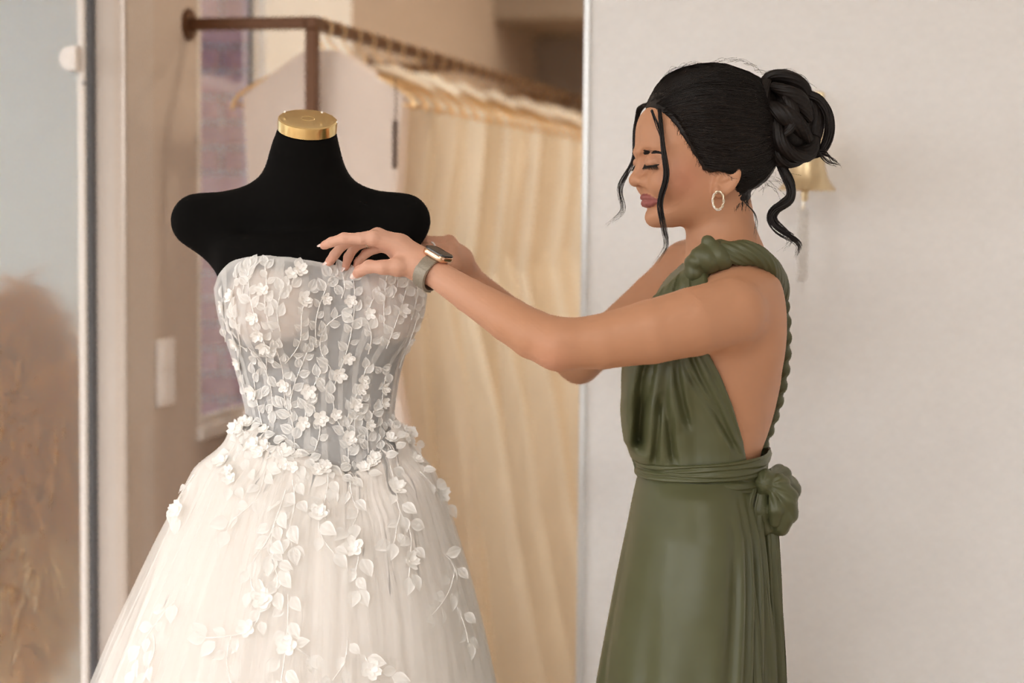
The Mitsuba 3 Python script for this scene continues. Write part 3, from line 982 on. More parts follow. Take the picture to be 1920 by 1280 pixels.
def shell_r(th, z, off):
    """radius at which the dress form's surface plus off lies"""
    o, d = axis_at(z), dirs(th)
    lo, hi = np.full(th.shape, .03), np.full(th.shape, .30)
    for _ in range(16):
        m = (lo + hi) / 2
        f = form_f((o + d * m[..., None]).reshape(-1, 3).astype(np.float32)).reshape(th.shape) - off
        lo, hi = np.where(f < 0, m, lo), np.where(f < 0, hi, m)
    return (lo + hi) / 2


RIM = np.array([(404, 540), (411, 518), (424, 500), (437, 490), (465, 483), (500, 480), (540, 483), (580, 489), (620, 496), (660, 504), (700, 509), (740, 511), (770, 516), (790, 526), (798, 545)], float)
SEAM = np.array([(455, 772), (470, 782), (500, 805), (540, 832), (600, 862), (655, 884), (700, 852), (725, 795), (738, 772)], float)


def rows(curve, back):
    """for every angle the height at which the bodice crosses the curve traced on its front; back: the row on its back"""
    zz = np.linspace(P(600, 900, 2.85)[2], P(600, 440, 2.85)[2], 160)
    T2, Z2 = np.meshgrid(TH, zz, indexing='ij')
    r = shell_r(T2, Z2, .007)
    px, py = proj(axis_at(Z2) + dirs(T2) * r[..., None])
    e = py - np.interp(px, curve[:, 0], curve[:, 1])      # decreases with z
    k = np.argmax(e < 0, axis=1)
    z1 = zz[np.clip(k, 1, None)]
    zb = P(600, back, 3.02)[2]
    vis = np.abs((TH + math.radians(22) + np.pi) % (2 * np.pi) - np.pi)      # angle from the side that faces the lens
    w = np.clip((vis - math.radians(78)) / math.radians(22), 0, 1)
    w = w * w * (3 - 2 * w)
    from scipy.ndimage import gaussian_filter1d
    z1 = np.where(vis > math.radians(97), zb, z1)
    return gaussian_filter1d(z1 * (1 - w) + zb * w, 1.6, mode='wrap')


z_rim, z_seam = rows(RIM, 545), rows(SEAM, 775)


def bodice(off, t0=0.0, t1=1.0, n=48, th=None, wave=0.0):
    """a sheet over the bodice between the fractions t0 and t1 of its height"""
    th = TH if th is None else th
    zr, zs_ = np.interp(th, TH, z_rim, period=2 * np.pi), np.interp(th, TH, z_seam, period=2 * np.pi)
    t = np.linspace(t0, t1, n)[:, None]
    Z = zs_[None] * (1 - t) + zr[None] * t
    A = np.broadcast_to(th[None], Z.shape)
    r = shell_r(A, Z, off)
    return axis_at(Z) + dirs(A) * r[..., None]


def cloth(col, op, trans=0.0, rough=0.8):
    b = {'type': 'principledthin', 'base_color': rgb(*col), 'roughness': rough, 'diff_trans': trans, 'spec_trans': 0.0, 'eta': 1.3} if trans > 0 else pbr(col, rough, spec=0.15)
    return {'type': 'mask', 'opacity': op, 'bsdf': b} if op is not None else b


scene['m_tulle_bodice'] = cloth((.90, .895, .89), 0.57, 0.5)
scene['m_tulle'] = cloth((.90, .885, .86), mikit.proc(lambda p, n, uv: 0.26 + 0.20 * mikit.fbm(uv.x * 70, uv.y * 2.0, 0, 2)), 0.7)
scene['m_bone'] = cloth((.88, .87, .855), 0.55, 0.4)
scene['m_satin_white'] = pbr((.86, .845, .82), .5, spec=.3)
scene['m_cup'] = cloth((.68, .545, .455), mikit.proc(lambda p, n, uv: 0.92 * mikit.smoothstep(1.0, .72, uv.x)))
scene['m_lining'] = pbr((.83, .79, .755), .9, spec=.1)
scene['m_lace'] = cloth((.93, .925, .905), mikit.proc(lambda p, n, uv: dr.minimum(1.0, 0.55 + 0.45 * mikit.smoothstep(.62, .85, dr.abs(uv.y)) + 0.30 * mikit.smoothstep(.14, .05, dr.abs(uv.y)))), 0.35)
scene['m_lace_flower'] = cloth((.94, .93, .91), None, 0.25)
scene['m_stem'] = pbr((.90, .89, .87), .7)

dress = thing('bridal_dress', 'strapless white bridal dress with sheer boned bodice, lace leaves and full tulle skirt', 'dress')
obj('bodice', grid_mesh(bodice(.0085, t0=-.10, n=42), True), 'm_tulle_bodice', dress, smooth=True, label='sheer tulle bodice')
obj('rim', grid_mesh(np.concatenate([bodice(.0088, .955, 1.0, 5), bodice(.0060, 1.0, .975, 3)]), True), 'm_bone', dress, smooth=True)
# nude cups under the tulle
for s in (-1, 1):
    cc = MO + MR @ np.array([s * .080 + .004, -.095, 0])
    cc[2] = P(600, 575, 2.83)[2]
    th0 = math.atan2((cc - axis_at(cc[2:3])[0]) @ MX, -((cc - axis_at(cc[2:3])[0]) @ MB))
    g = np.linspace(0, 1, 14)
    ph = np.linspace(0, 2 * np.pi, 40, endpoint=False)
    G, PH = np.meshgrid(g, ph, indexing='ij')
    A = th0 + s * .04 + G * np.cos(PH) * .56
    Z = cc[2] + G * np.sin(PH) * np.where(np.sin(PH) > 0, .066, .062)
    r = shell_r(A, Z, .0035)
    obj('cup', grid_mesh(axis_at(Z) + dirs(A) * r[..., None], True, flip=True), 'm_cup', dress, smooth=True, uv=np.stack([G, 0 * G], -1).reshape(-1, 2), label='nude coloured cup under the tulle')
# boning
for deg in (-118, -96, -76, -57, -41, -27, -13, 2, 15, 29, 46, 66, 88, 110, 140, 165, -165, -140):
    th = math.radians(deg) + np.linspace(-1, 1, 4) * .042
    V = bodice(.0094, 0, .985, 26, th)
    obj('boning', grid_mesh(V), 'm_bone', dress, smooth=True)

# the skirt
SK = np.array([(772, 466, 736), (795, 432, 764), (820, 408, 780), (850, 385, 796), (880, 366, 811), (920, 345, 827), (1010, 300, 858), (1110, 255, 889), (1200, 215, 912), (1280, 183, 929)], float)
skz = np.array([P(600, r[0], MY)[2] for r in SK])
skl, skr = (np.array([P(r[k], r[0], MY)[0] for r in SK]) for k in (1, 2))
zf = 0.012
skz, skl, skr = np.append(skz, zf), np.append(skl, skl[-1] - .26), np.append(skr, skr[-1] + .16)
skz_, skl_, skr_ = skz[::-1], skl[::-1], skr[::-1]
SKL, SKR = PchipInterpolator(skz_, skl_), PchipInterpolator(skz_, skr_)


def skirt(shrink, amp, seed, nth=420, nz=110):
    th = -np.pi + np.arange(nth) / nth * 2 * np.pi
    zt = np.interp(th, TH, z_seam, period=2 * np.pi)
    u = np.linspace(0, 1, nz) ** 1.25
    Z = zt[None] * (1 - u[:, None]) + zf * u[:, None]
    A = np.broadcast_to(th[None], Z.shape)
    zc = np.minimum(Z, skz[0])
    c, hwid = (SKL(zc) + SKR(zc)) / 2, (SKR(zc) - SKL(zc)) / 2
    depth = hwid * np.interp(Z, [0, .9, skz[0]], [.95, .88, .80])
    # plan: an ellipse facing the lens; its front follows the bodice at the seam
    rr = hwid * depth / np.sqrt((depth * np.sin(A + MYAW)) ** 2 + (hwid * np.cos(A + MYAW)) ** 2)
    rs = shell_r(th, zt, .0102)[None]
    dz = zt[None] - Z
    w = np.clip(dz / .085, 0, 1)
    w = w * w * (3 - 2 * w)
    cen = axis_at(Z)
    cen[..., 0] = cen[..., 0] * (1 - w) + c * w
    puff = .016 * np.exp(-((dz - .022) / .022) ** 2) * np.clip(dz / .012, 0, 1)
    ph = meshkit.fbm(np.stack([np.cos(A) * 9, np.sin(A) * 9, Z * .7 + seed], -1), 3, seed) - .5
    ph2 = meshkit.fbm(np.stack([np.cos(A) * 22, np.sin(A) * 22, Z * 1.5 + seed], -1), 2, seed + 5) - .5
    fold = amp * (ph * np.clip(dz / .35, 0, 1.6) + .34 * ph2 * np.clip(dz / .05, 0, 1))
    r = np.maximum(rs * (1 - w) + np.maximum(rr, rs) * w + puff + fold - shrink * np.clip(dz / .35, 0, 1), rs * (1 - w) + .0005 * (1 - w) + .05 * w)
    U = np.stack([np.broadcast_to((th[None] + np.pi) / (2 * np.pi), Z.shape), Z], -1)
    return cen + dirs(A) * r[..., None], U


V, U = skirt(.030, .045, 3)
obj('underskirt', grid_mesh(V, True, flip=True), 'm_lining', dress, smooth=True, label='opaque warm white underskirt')
V, U = skirt(.012, .050, 11)
obj('tulle_layer', grid_mesh(V, True, flip=True), 'm_tulle', dress, smooth=True, uv=U.reshape(-1, 2))
VO, UO = skirt(.0, .040, 21)
SKIRT_OUT = grid_mesh(VO, True, flip=True)
obj('tulle_layer', SKIRT_OUT, 'm_tulle', dress, smooth=True, uv=UO.reshape(-1, 2))

# ---- lace: stems, leaves and flowers sewn on bodice and skirt
BOD_OUT = grid_mesh(bodice(.0092, n=60), True)
surf = cat([BOD_OUT, SKIRT_OUT])


def leaf_mesh():
    n = 6
    u = np.linspace(0, 1, n)
    w = .40 * np.sin(np.pi * u ** .85) ** .9 * (1 - .30 * u)
    rows_ = []
    uv = []
    for v in (-1, -.5, 0, .5, 1):
        rows_.append(np.stack([u, v * w, .10 * v * v * np.sin(np.pi * u) + .06 * np.sin(np.pi * u)], -1))
        uv.append(np.stack([u, np.full(n, float(v))], -1))
    return grid_mesh(np.array(rows_)), np.array(uv).reshape(-1, 2)


def flower_mesh(seed):
    r_ = np.random.default_rng(seed)
    ms = []
    for ring, (k, L, lift) in enumerate([(5, 1.0, .42), (4, .60, .75)]):
        for i in range(k):
            a = i / k * 2 * np.pi + ring * .6 + r_.uniform(-.15, .15)
            u = np.linspace(0.08, 1, 4)
            w = .40 * np.sin(np.pi * np.clip(u * .88, 0, 1)) ** .8 + .03
            V = np.array([np.stack([u * L, v * w * L, lift * (u ** 1.5) * L + .16 * v * v * u + .05 * ring], -1) for v in (-1, 0, 1)])
            V = V @ rotm([0, 0, 1], a).T
            ms.append(grid_mesh(V))
    return cat(ms)


LEAF, LEAFUV = leaf_mesh()
leaf_ply = mikit.ply(LEAF, 'm_lace', smooth=True, uv=LEAFUV)
flower_ply = [mikit.ply(flower_mesh(s), 'm_lace_flower', smooth=True) for s in range(4)]
lace_rng = np.random.default_rng(5)
more_leaves = []


def put(m, M):
    m = m.copy()
    m.apply_transform(M)
    return m


n_leaf = n_flower = 0


def drop(pts):
    """pixels -> points and normals on the outside of the dress"""
    pts = np.asarray(pts, float)
    d = np.array([P(x, y, 1.0) - CAM for x, y in pts])
    loc, ray, tri = surf.ray.intersects_location(np.repeat(CAM[None], len(d), 0), d, multiple_hits=False)
    out = [None] * len(pts)
    for l, r, t in zip(loc, ray, tri):
        nn = surf.face_normals[t]
        if nn @ d[r] > 0:
            nn = -nn
        out[r] = (l, nn)
    return out


def sew(mesh_ply, name, at, nrm, along, size, roll=0.0, lift=.0012):
    t = along - nrm * (along @ nrm)
    t /= np.linalg.norm(t) + 1e-9
    b = np.cross(nrm, t)
    M = np.eye(4)
    Rl = np.stack([t, b, nrm], 1)
    Rl = Rl @ rotm([1, 0, 0], roll)
    M[:3, :3] = Rl * size
    M[:3, 3] = at + nrm * lift
    if name == 'lace_leaf' and n_leaf >= 300:
        more_leaves.append(put(LEAF, M))
        return
    d = dict(mesh_ply)
    d['to_world'] = T(M.tolist())
    scene[numbered(f'{dress}__{name}')] = d


def vine(px, leaves=1.0, size=.0215, flowers=.25, r=.0009, stem=True, wid=0.0):
    """a stem along the traced pixels with leaves to both sides and flowers"""
    global n_leaf, n_flower
    px = np.asarray(px, float)
    c = smooth_curve(px, max(8, int(np.linalg.norm(np.diff(px, axis=0), axis=1).sum() / 6)))
    hit = [h for h in drop(c) if h]
    if len(hit) < 4:
        return
    pts = np.array([h[0] for h in hit])
    nr = np.array([h[1] for h in hit])
    if stem:
        obj('lace_stem', tube(pts + nr * .0012, r, 5), 'm_stem', dress, smooth=True)
    L = np.linalg.norm(np.diff(pts, axis=0), axis=1)
    s = np.concatenate([[0], np.cumsum(L)])
    tg = np.gradient(pts, axis=0)
    at, side = .004, 1
    while at < s[-1]:
        i = int(np.searchsorted(s, at))
        i = min(i, len(pts) - 1)
        t = tg[i] / (np.linalg.norm(tg[i]) + 1e-9)
        b = np.cross(nr[i], t)
        if lace_rng.random() < flowers and n_flower < 110:
            sew(flower_ply[lace_rng.integers(4)], 'lace_flower', pts[i] + b * side * lace_rng.uniform(0, .006), nr[i], rotm(nr[i], lace_rng.uniform(0, 6)) @ t, size * lace_rng.uniform(.45, .62), 0, .0015)
            n_flower += 1
        else:
            ang = side * lace_rng.uniform(.30, .95)
            sew(leaf_ply, 'lace_leaf', pts[i] + b * side * (.0015 + wid * lace_rng.random()), nr[i], rotm(nr[i], ang) @ t, size * lace_rng.uniform(.75, 1.2), lace_rng.uniform(-.35, .35))
            n_leaf += 1
        side = -side
        at += size * lace_rng.uniform(.50, .85) / leaves
    sew(leaf_ply, 'lace_leaf', pts[-1], nr[-1], tg[-1], size * 1.05)
    n_leaf += 1


B_, S_ = 'bodice', 'skirt'
for v in [[(552, 845), (548, 790), (535, 752), (531, 701), (517, 652)], [(548, 783), (545, 752), (559, 701), (575, 660)], [(652, 883), (652, 838), (645, 811), (627, 776), (624, 752), (607, 725)],
          [(651, 807), (655, 769), (679, 714), (689, 687), (715, 690)], [(651, 804), (676, 752), (682, 725)], [(627, 721), (655, 639), (665, 563), (662, 522)], [(535, 680), (562, 639), (565, 590), (580, 545)],
          [(593, 650), (592, 600), (605, 555), (620, 520)], [(511, 621), (497, 573), (500, 529), (497, 500)], [(480, 600), (470, 560), (466, 505)], [(690, 663), (696, 625), (689, 597), (700, 560)],
          [(720, 611), (720, 563), (725, 518)], [(724, 652), (751, 577), (765, 525)], [(466, 650), (490, 680), (507, 720), (512, 770)], [(493, 797), (483, 752), (476, 701)], [(724, 694), (717, 735), (713, 800)],
          [(440, 600), (436, 560), (446, 515)], [(453, 660), (447, 620), (440, 590)], [(540, 560), (548, 530), (556, 505)], [(590, 845), (600, 800), (586, 760)], [(690, 850), (690, 800), (700, 770)], [(770, 600), (780, 560), (782, 535)], [(462, 745), (452, 700), (446, 660), (434, 620)], [(424, 640), (420, 600), (418, 560)], [(747, 690), (760, 655), (774, 620), (786, 575)], [(620, 690), (600, 650), (612, 610), (640, 590)],
          [(500, 700), (498, 650), (486, 620)], [(455, 560), (460, 530), (472, 500)], [(525, 620), (520, 580), (530, 540)], [(570, 800), (580, 745), (600, 700)], [(670, 850), (664, 800), (668, 760)], [(735, 560), (744, 540), (745, 520)], [(640, 560), (646, 535), (640, 510)]]:
    vine(v, leaves=1.05, size=.0200, flowers=.11)
for v in [[(497, 884), (477, 939), (437, 975), (425, 995)], [(536, 919), (516, 979), (493, 1026), (473, 1058), (473, 1097), (489, 1137), (473, 1177), (433, 1192), (386, 1196)], [(433, 1192), (425, 1240), (433, 1278)],
          [(548, 900), (552, 951), (544, 990), (548, 1026)], [(607, 872), (615, 900), (603, 959), (600, 998), (627, 1038)], [(655, 890), (663, 939), (671, 963), (655, 1006), (671, 1038), (667, 1074), (675, 1105)],
          [(730, 872), (742, 919), (750, 959), (766, 990), (770, 1026), (766, 1082)], [(750, 959), (738, 1018)], [(786, 884), (805, 903), (837, 947)], [(829, 1038), (849, 1058), (845, 1097), (829, 1129), (809, 1153)],
          [(845, 1113), (869, 1169), (877, 1204)], [(330, 1125), (311, 1145), (279, 1189), (263, 1216), (251, 1256)], [(287, 1189), (291, 1216), (275, 1260)], [(540, 1113), (540, 1161), (536, 1216), (528, 1276)],
          [(548, 1208), (580, 1232)], [(651, 1200), (647, 1236), (623, 1276)], [(683, 1228), (703, 1256), (734, 1268)], [(365, 890), (340, 930), (333, 970)], [(516, 979), (510, 1030), (530, 1075)], [(500, 1026), (520, 1090), (505, 1120)]]:
    vine(v, leaves=1.05, size=.027, flowers=.07, wid=.005)
for v in [[(430, 800), (460, 812), (495, 830), (530, 850)], [(425, 830), (450, 850), (480, 870), (510, 880)], [(540, 855), (575, 875), (610, 885), (640, 895)], [(680, 885), (705, 862), (728, 835), (740, 805)], [(745, 800), (765, 830), (785, 870)], [(400, 850), (425, 880), (445, 915)], [(440, 785), (470, 800), (500, 818), (540, 842), (580, 862)], [(600, 870), (640, 888), (670, 885), (700, 862)], [(440, 815), (480, 838), (520, 862), (560, 885)], [(715, 845), (735, 815), (750, 800), (775, 835)]]:
    vine(v, leaves=1.1, size=.020, flowers=.28, stem=False, wid=.012)
if more_leaves:
    obj('small_lace_leaves', cat(more_leaves), 'm_lace', dress, smooth=True, uv=np.tile(LEAFUV, (len(more_leaves), 1)), kind='stuff')

# ------------------------------------------------------------------ her green gown: clothing is part of the woman
GREEN = (.074, .078, .035)
scene['m_green'] = pbr(mikit.proc(lambda p, n, uv: mi.Color3f(list(GREEN)) * (0.94 + .12 * mikit.fbm(p.x * 30, p.y * 30, p.z * 30, 2))), 0.42, spec=0.42, sheen=.35, sheen_tint=.6)


def tx(px, py, Y=WY):
    return P(px, py, Y)[[0, 2]]


NEAR = Prof([tx(a, b, 2.775) for a, b in [(1150, 876), (1150, 640), (1215, 562), (1250, 533), (1292, 496), (1322, 500), (1326, 560), (1318, 650), (1345, 700), (1368, 755), (1391, 825), (1402, 876)]], smooth=False)
FARP = Prof([tx(a, b, 2.95) for a, b in [(1150, 876), (1150, 620), (1225, 556), (1262, 610), (1330, 700), (1390, 830), (1398, 876)]], smooth=False)
FRONT_TOP = P(1300, 500, 2.80)
KNOT = P(1322, 490, 2.775)
KX, KZ = KNOT[0], KNOT[2]


class Crease:
    """signed distance (negative in front) to a polyline traced on her near side"""

    def __init__(self, pts):
        c = smooth_curve([tx(a, b, 2.775) for a, b in pts], 40)
        self.x, self.z = c[::-1, 0], c[::-1, 1]

    def __call__(self, x, z):
        e = x - np.interp(z, self.z, self.x)
        w = np.clip((z - self.z[0]) / .02 + .3, 0, 1) * np.clip((self.z[-1] - z) / .02 + .3, 0, 1)
        return e, w


CREASE = [(Crease(c), w, d) for c, w, d in [
    ([(1262, 560), (1232, 640), (1213, 720), (1207, 790), (1209, 850)], .012, .018), ([(1270, 560), (1254, 650), (1246, 737), (1252, 805), (1262, 872)], .009, .007),
    ([(1280, 540), (1268, 650), (1270, 710), (1282, 764), (1290, 800)], .008, .008), ([(1236, 740), (1233, 800), (1231, 872)], .007, .009), ([(1258, 770), (1261, 820), (1270, 872)], .006, .006),
    ([(1280, 560), (1290, 651), (1334, 746), (1384, 850)], .006, .005), ([(1272, 560), (1280, 674), (1322, 746), (1372, 830)], .006, .004), ([(1300, 640), (1350, 740), (1398, 850)], .004, .003)]]


def bodice_f(p):
    d = base = torso_f(p)
    d = smin(d, ell(p, P(1226, 775, WY), (.036, .105, .060)), .04)
    d = smin(d, cone(p, np.float32(P(1312, 512, 2.79)), np.float32(P(1240, 640, 2.80)), .018, .03), .04)
    # pleats fan out from the knot and gather again at the waist
    dx, dz, dy = p[:, 0] - KX, KZ - p[:, 2], p[:, 1] - WY
    r = np.sqrt(dx * dx + dz * dz) + .02
    a = np.arctan2(dx + .55 * np.abs(dy) * .4, dz + .05)
    q = np.stack([a * 11.0 + dy * 6, r * 1.5, dy * 2.0], 1)
    q2 = np.stack([a * 24.0 + dy * 9, r * 2.5 + 5, dy * 3.0], 1)
    w1 = np.interp(r, [0, .06, .20, .30, .40], [1.0, 1.0, .6, .7, 1.0]).astype(np.float32)
    pl = (1 - np.abs(2 * meshkit.noise(q, 3) - 1)) * .010 * w1 + (1 - np.abs(2 * meshkit.noise(q2, 8) - 1)) * .003 * w1
    d = d - .0035 - pl.astype(np.float32) * .75
    near = np.clip((WY - .01 - p[:, 1]) / .03, 0, 1)
    for line, wd, dp in CREASE:
        e, wz = line(p[:, 0], p[:, 2])
        fo = np.where(e < 0, np.exp(-(e / wd) ** 2), np.exp(-(e / (wd * .4)) ** 2))
        d = d + (near * wz * dp * (fo - .45 * np.exp(-((e + 1.9 * wd) / wd) ** 2))).astype(np.float32)
    d = np.minimum(d, base - .0015)
    m = np.where(p[:, 1] < WY + .01, NEAR(p[:, 0], p[:, 2]), FARP(p[:, 0], p[:, 2]))
    return smax(d, m, .004)


gown_lo, gown_hi = P(1150, 885, WY), P(1420, 480, WY)
bod = mesh_sdf(bodice_f, [gown_lo[0], 2.66, gown_lo[2]], [gown_hi[0], 3.06, gown_hi[2]], .0026)
gown = obj('gown', bod, 'm_green', woman, smooth=True, label='olive green draped gown bodice')


def waxis(z):
    return np.stack([np.interp(z, _zz, _tab[0]), np.full_like(z, WY), z], -1)


WD = lambda A: np.stack([-np.cos(A), -np.sin(A), 0 * A], -1)      # 0 = her front, pi/2 = towards the lens


def wshell(A, Z, off):
    o, d = waxis(Z), WD(A)
    lo, hi = np.full(A.shape, .03), np.full(A.shape, .30)
    for _ in range(15):
        m = (lo + hi) / 2
        f = torso_f((o + d * m[..., None]).reshape(-1, 3).astype(np.float32)).reshape(A.shape)
        lo, hi = np.where(f < 0, m, lo), np.where(f < 0, hi, m)
    return (lo + hi) / 2 + off


def zrow(py):
    return P(1310, py, WY)[2]


def belt(top, bot, off, seed, folds):
    """a wrapped sash; top and bottom rows given at the front and the back"""
    A = np.linspace(0, 2 * np.pi, 200, endpoint=False)
    w = (1 - np.cos(A)) / 2
    v = np.linspace(0, 1, 26)[:, None]
    zt = np.array([zrow(x) for x in (top[0], top[1])])
    zb = np.array([zrow(x) for x in (bot[0], bot[1])])
    Z = (zb[0] * (1 - w) + zb[1] * w)[None] * (1 - v) + (zt[0] * (1 - w) + zt[1] * w)[None] * v
    AA = np.broadcast_to(A[None], Z.shape)
    rnd = np.random.default_rng(seed)
    k = np.zeros(Z.shape)
    for c in folds:
        slope = rnd.uniform(-.5, .5)
        e = v - c - slope * (w[None] - .5) - .05 * np.sin(5 * A[None] + 9 * c)
        k += .0030 * np.where(e < 0, np.exp(-(e / .13) ** 2), np.exp(-(e / .03) ** 2))
    edge = np.clip(np.minimum(v, 1 - v) / .07, 0, 1) ** .5
    r = wshell(AA, Z, off) - .004 * (1 - edge) - k + .004 * (meshkit.fbm(np.stack([np.cos(AA) * 3, np.sin(AA) * 3 + 5, Z * 60], -1), 2, seed) - .5)
    return grid_mesh(waxis(Z) + WD(AA) * r[..., None], True)


sash = obj('sash', belt((847, 868), (893, 910), .0125, 1, (.18, .45, .62, .86)), 'm_green', woman, smooth=True, label='green sash wrapped round the waist')
obj('wrap', belt((862, 836), (889, 876), .0165, 2, (.25, .55, .8)), 'm_green', sash, smooth=True)

# ---- skirt
GK = np.array([(885, 1199, 1416), (900, 1194, 1418), (940, 1185, 1429), (980, 1177, 1438), (1040, 1164, 1449), (1110, 1150, 1456), (1190, 1135, 1460), (1280, 1119, 1463)], float)
gz = np.append([zrow(r) for r in GK[:, 0]], .02)
gl = np.append([P(r[1], r[0], WY)[0] for r in GK], P(1119, 1280, WY)[0] - .10)
gr = np.append([P(r[2], r[0], WY)[0] for r in GK], P(1463, 1280, WY)[0] + .02)
GL, GR = PchipInterpolator(gz[::-1], gl[::-1]), PchipInterpolator(gz[::-1], gr[::-1])
A = np.linspace(0, 2 * np.pi, 460, endpoint=False)
u = np.linspace(0, 1, 150)[:, None] ** 1.1
Z = gz[0] * (1 - u) + gz[-1] * u + 0 * A[None]
AA = np.broadcast_to(A[None], Z.shape)
c, hwid = (GL(Z) + GR(Z)) / 2, (GR(Z) - GL(Z)) / 2
dep = np.interp(Z, [0, .6, zrow(1060), zrow(980), zrow(910), gz[0]], [.28, .235, .196, .182, .148, .128])
rr = hwid * dep / np.sqrt((dep * np.cos(AA)) ** 2 + (hwid * np.sin(AA)) ** 2)
down = np.clip((gz[0] - Z) / .45, 0, 1.8)
n1 = meshkit.fbm(np.stack([np.cos(AA) * 3.2, np.sin(AA) * 3.2, Z * .5], -1), 2, 4) - .5
# deep narrow folds on the back quarter turned to the lens
ang = np.degrees(AA)
fold = 0
for a0, wd, dp, t0 in [(103, 3.0, .012, .05), (112, 2.6, .018, .02), (120, 3.0, .020, .02), (130, 3.2, .020, .02), (141, 3.5, .016, .05), (155, 4, .014, .1), (62, 8, .010, .35), (38, 9, .012, .5), (84, 7, .010, .4), (20, 7, .008, .6), (205, 5, .014, .1), (230, 6, .014, .1), (300, 8, .012, .4)]:
    drift = a0 - 3.0 * down * math.copysign(1, a0 - 90)
    fold = fold - dp * np.exp(-((ang - drift) / (wd * (1 + .35 * down))) ** 2) * np.clip((down - t0) / .25, 0, 1)
r = rr + .020 * n1 * down + fold
obj('skirt', grid_mesh(np.stack([c - np.cos(AA) * r, WY - np.sin(AA) * r, Z], -1), True, flip=True), 'm_green', woman, smooth=True, label='long green gown skirt')

# ---- strap: knot on the shoulder, twisted band over it, rope down the spine
def knot_f(p):
    c = np.float32(P(1334, 484, 2.757))
    q = p - c
    t = q[:, 0] * .80 - q[:, 2] * .60          # along the folds: down to the right
    b = q[:, 0] * .60 + q[:, 2] * .80
    g1 = np.abs(np.sin(b * 125 + 1.2 * np.sin(t * 60) + q[:, 1] * 30)).astype(np.float32)
    d1 = smin(ell(p, c, (.034, .022, .0195), rotm([0, 1, 0], -.10)), cone(p, wp(1327, 457, 2.760), wp(1342, 480, 2.757), .0105, .0175), .008)
    d1 = d1 + .0012 - .0034 * g1
    d2 = chain(p, [(wp(1297, 492, 2.764), .0105), (wp(1304, 510, 2.762), .0130), (wp(1318, 519, 2.764), .0100)], .008) - .0010 * np.abs(np.sin(q[:, 0] * 260)).astype(np.float32)
    d3 = cone(p, wp(1350, 464, 2.775), wp(1378, 472, 2.768), .0125, .0120)
    d = smin(smin(d1, d2, .0035), d3, .003)
    fan = None
    for k, (x, y) in enumerate([(1232, 566), (1242, 578), (1254, 590), (1268, 600), (1284, 606)]):
        e = cone(p, wp(1303 + 3 * k, 512 + 2 * k, 2.772), wp(x, y, 2.790 - .004 * k), .0065, .0105)
        fan = e if fan is None else smin(fan, e, .003)
    return smin(d, fan, .004)


kl, kh = P(1225, 600, 2.77), P(1395, 435, 2.77)
obj('knot', mesh_sdf(knot_f, [kl[0], 2.70, kl[2]], [kh[0], 2.86, kh[2]], .0016), 'm_green', gown, smooth=True)
cv = smooth_curve([wp(1352, 474, 2.762), wp(1380, 473, 2.758), wp(1407, 476, 2.758), wp(1434, 488, 2.768), wp(1453, 507, 2.79), wp(1464, 532, 2.83), wp(1468, 556, 2.862)], 90)
obj('strap', tube(cv, np.linspace(.0190, .0095, 90), 60, r2=np.linspace(.0150, .0085, 90), twist=6.5, ridge=lambda s, a: 1 + .13 * np.abs(np.cos(2 * a)) ** .7 - .05 + .05 * np.sin(11 * a + 3)), 'm_green', gown, smooth=True)
cv = smooth_curve([wp(1466, 545, 2.862), wp(1472, 590, 2.868), wp(1474, 640, 2.868), wp(1471, 690, 2.868), wp(1462, 740, 2.868), wp(1449, 785, 2.868), wp(1434, 826, 2.866), wp(1424, 850, 2.86)], 260)
obj('braid', tube(cv, .0098, 20, r2=.0056, twist=11 * math.pi, ridge=lambda s, a: 1 - .10 * np.abs(np.cos(3 * a))), 'm_green', gown, smooth=True, label='twisted cord down the spine')


# ---- bow behind the waist
def bow_f(p):
    def fold(d, c, n, amp, ph=0.0):
        q = p - np.float32(c)
        a = np.arctan2(q[:, 2], q[:, 0])
        return d - amp * np.abs(np.sin(n * a + ph + q[:, 1] * 40)).astype(np.float32)
    kn = fold(ell(p, P(1434, 903, 2.79), (.0165, .020, .0185)), P(1428, 903, 2.79), 4, .0016)
    # near loop: a folded flap that turns over at its outer end
    lp = chain(p, [(wp(1444, 896, 2.79), .009), (wp(1460, 908, 2.785), .014), (wp(1472, 935, 2.785), .017), (wp(1475, 966, 2.79), .0135)], .006)
    lp2 = chain(p, [(wp(1476, 962, 2.79), .0125), (wp(1462, 985, 2.795), .0125), (wp(1446, 992, 2.80), .0070)], .006)
    inner = chain(p, [(wp(1450, 925, 2.775), .006), (wp(1455, 955, 2.775), .009), (wp(1452, 980, 2.78), .006)], .004)
    lp = fold(smin(smin(lp, lp2, .008), inner, .002), P(1436, 905, 2.79), 7, .0022, .6)
    l2 = fold(chain(p, [(wp(1442, 892, 2.83), .009), (wp(1462, 892, 2.87), .014), (wp(1478, 916, 2.90), .016), (wp(1470, 948, 2.90), .011)], .01), P(1440, 890, 2.85), 6, .0020)
    t = chain(p, [(wp(1428, 918, 2.795), .011), (wp(1424, 955, 2.79), .014), (wp(1434, 990, 2.795), .011)], .008)
    return smin(smin(kn, lp, .002), smin(l2, t, .003), .002)


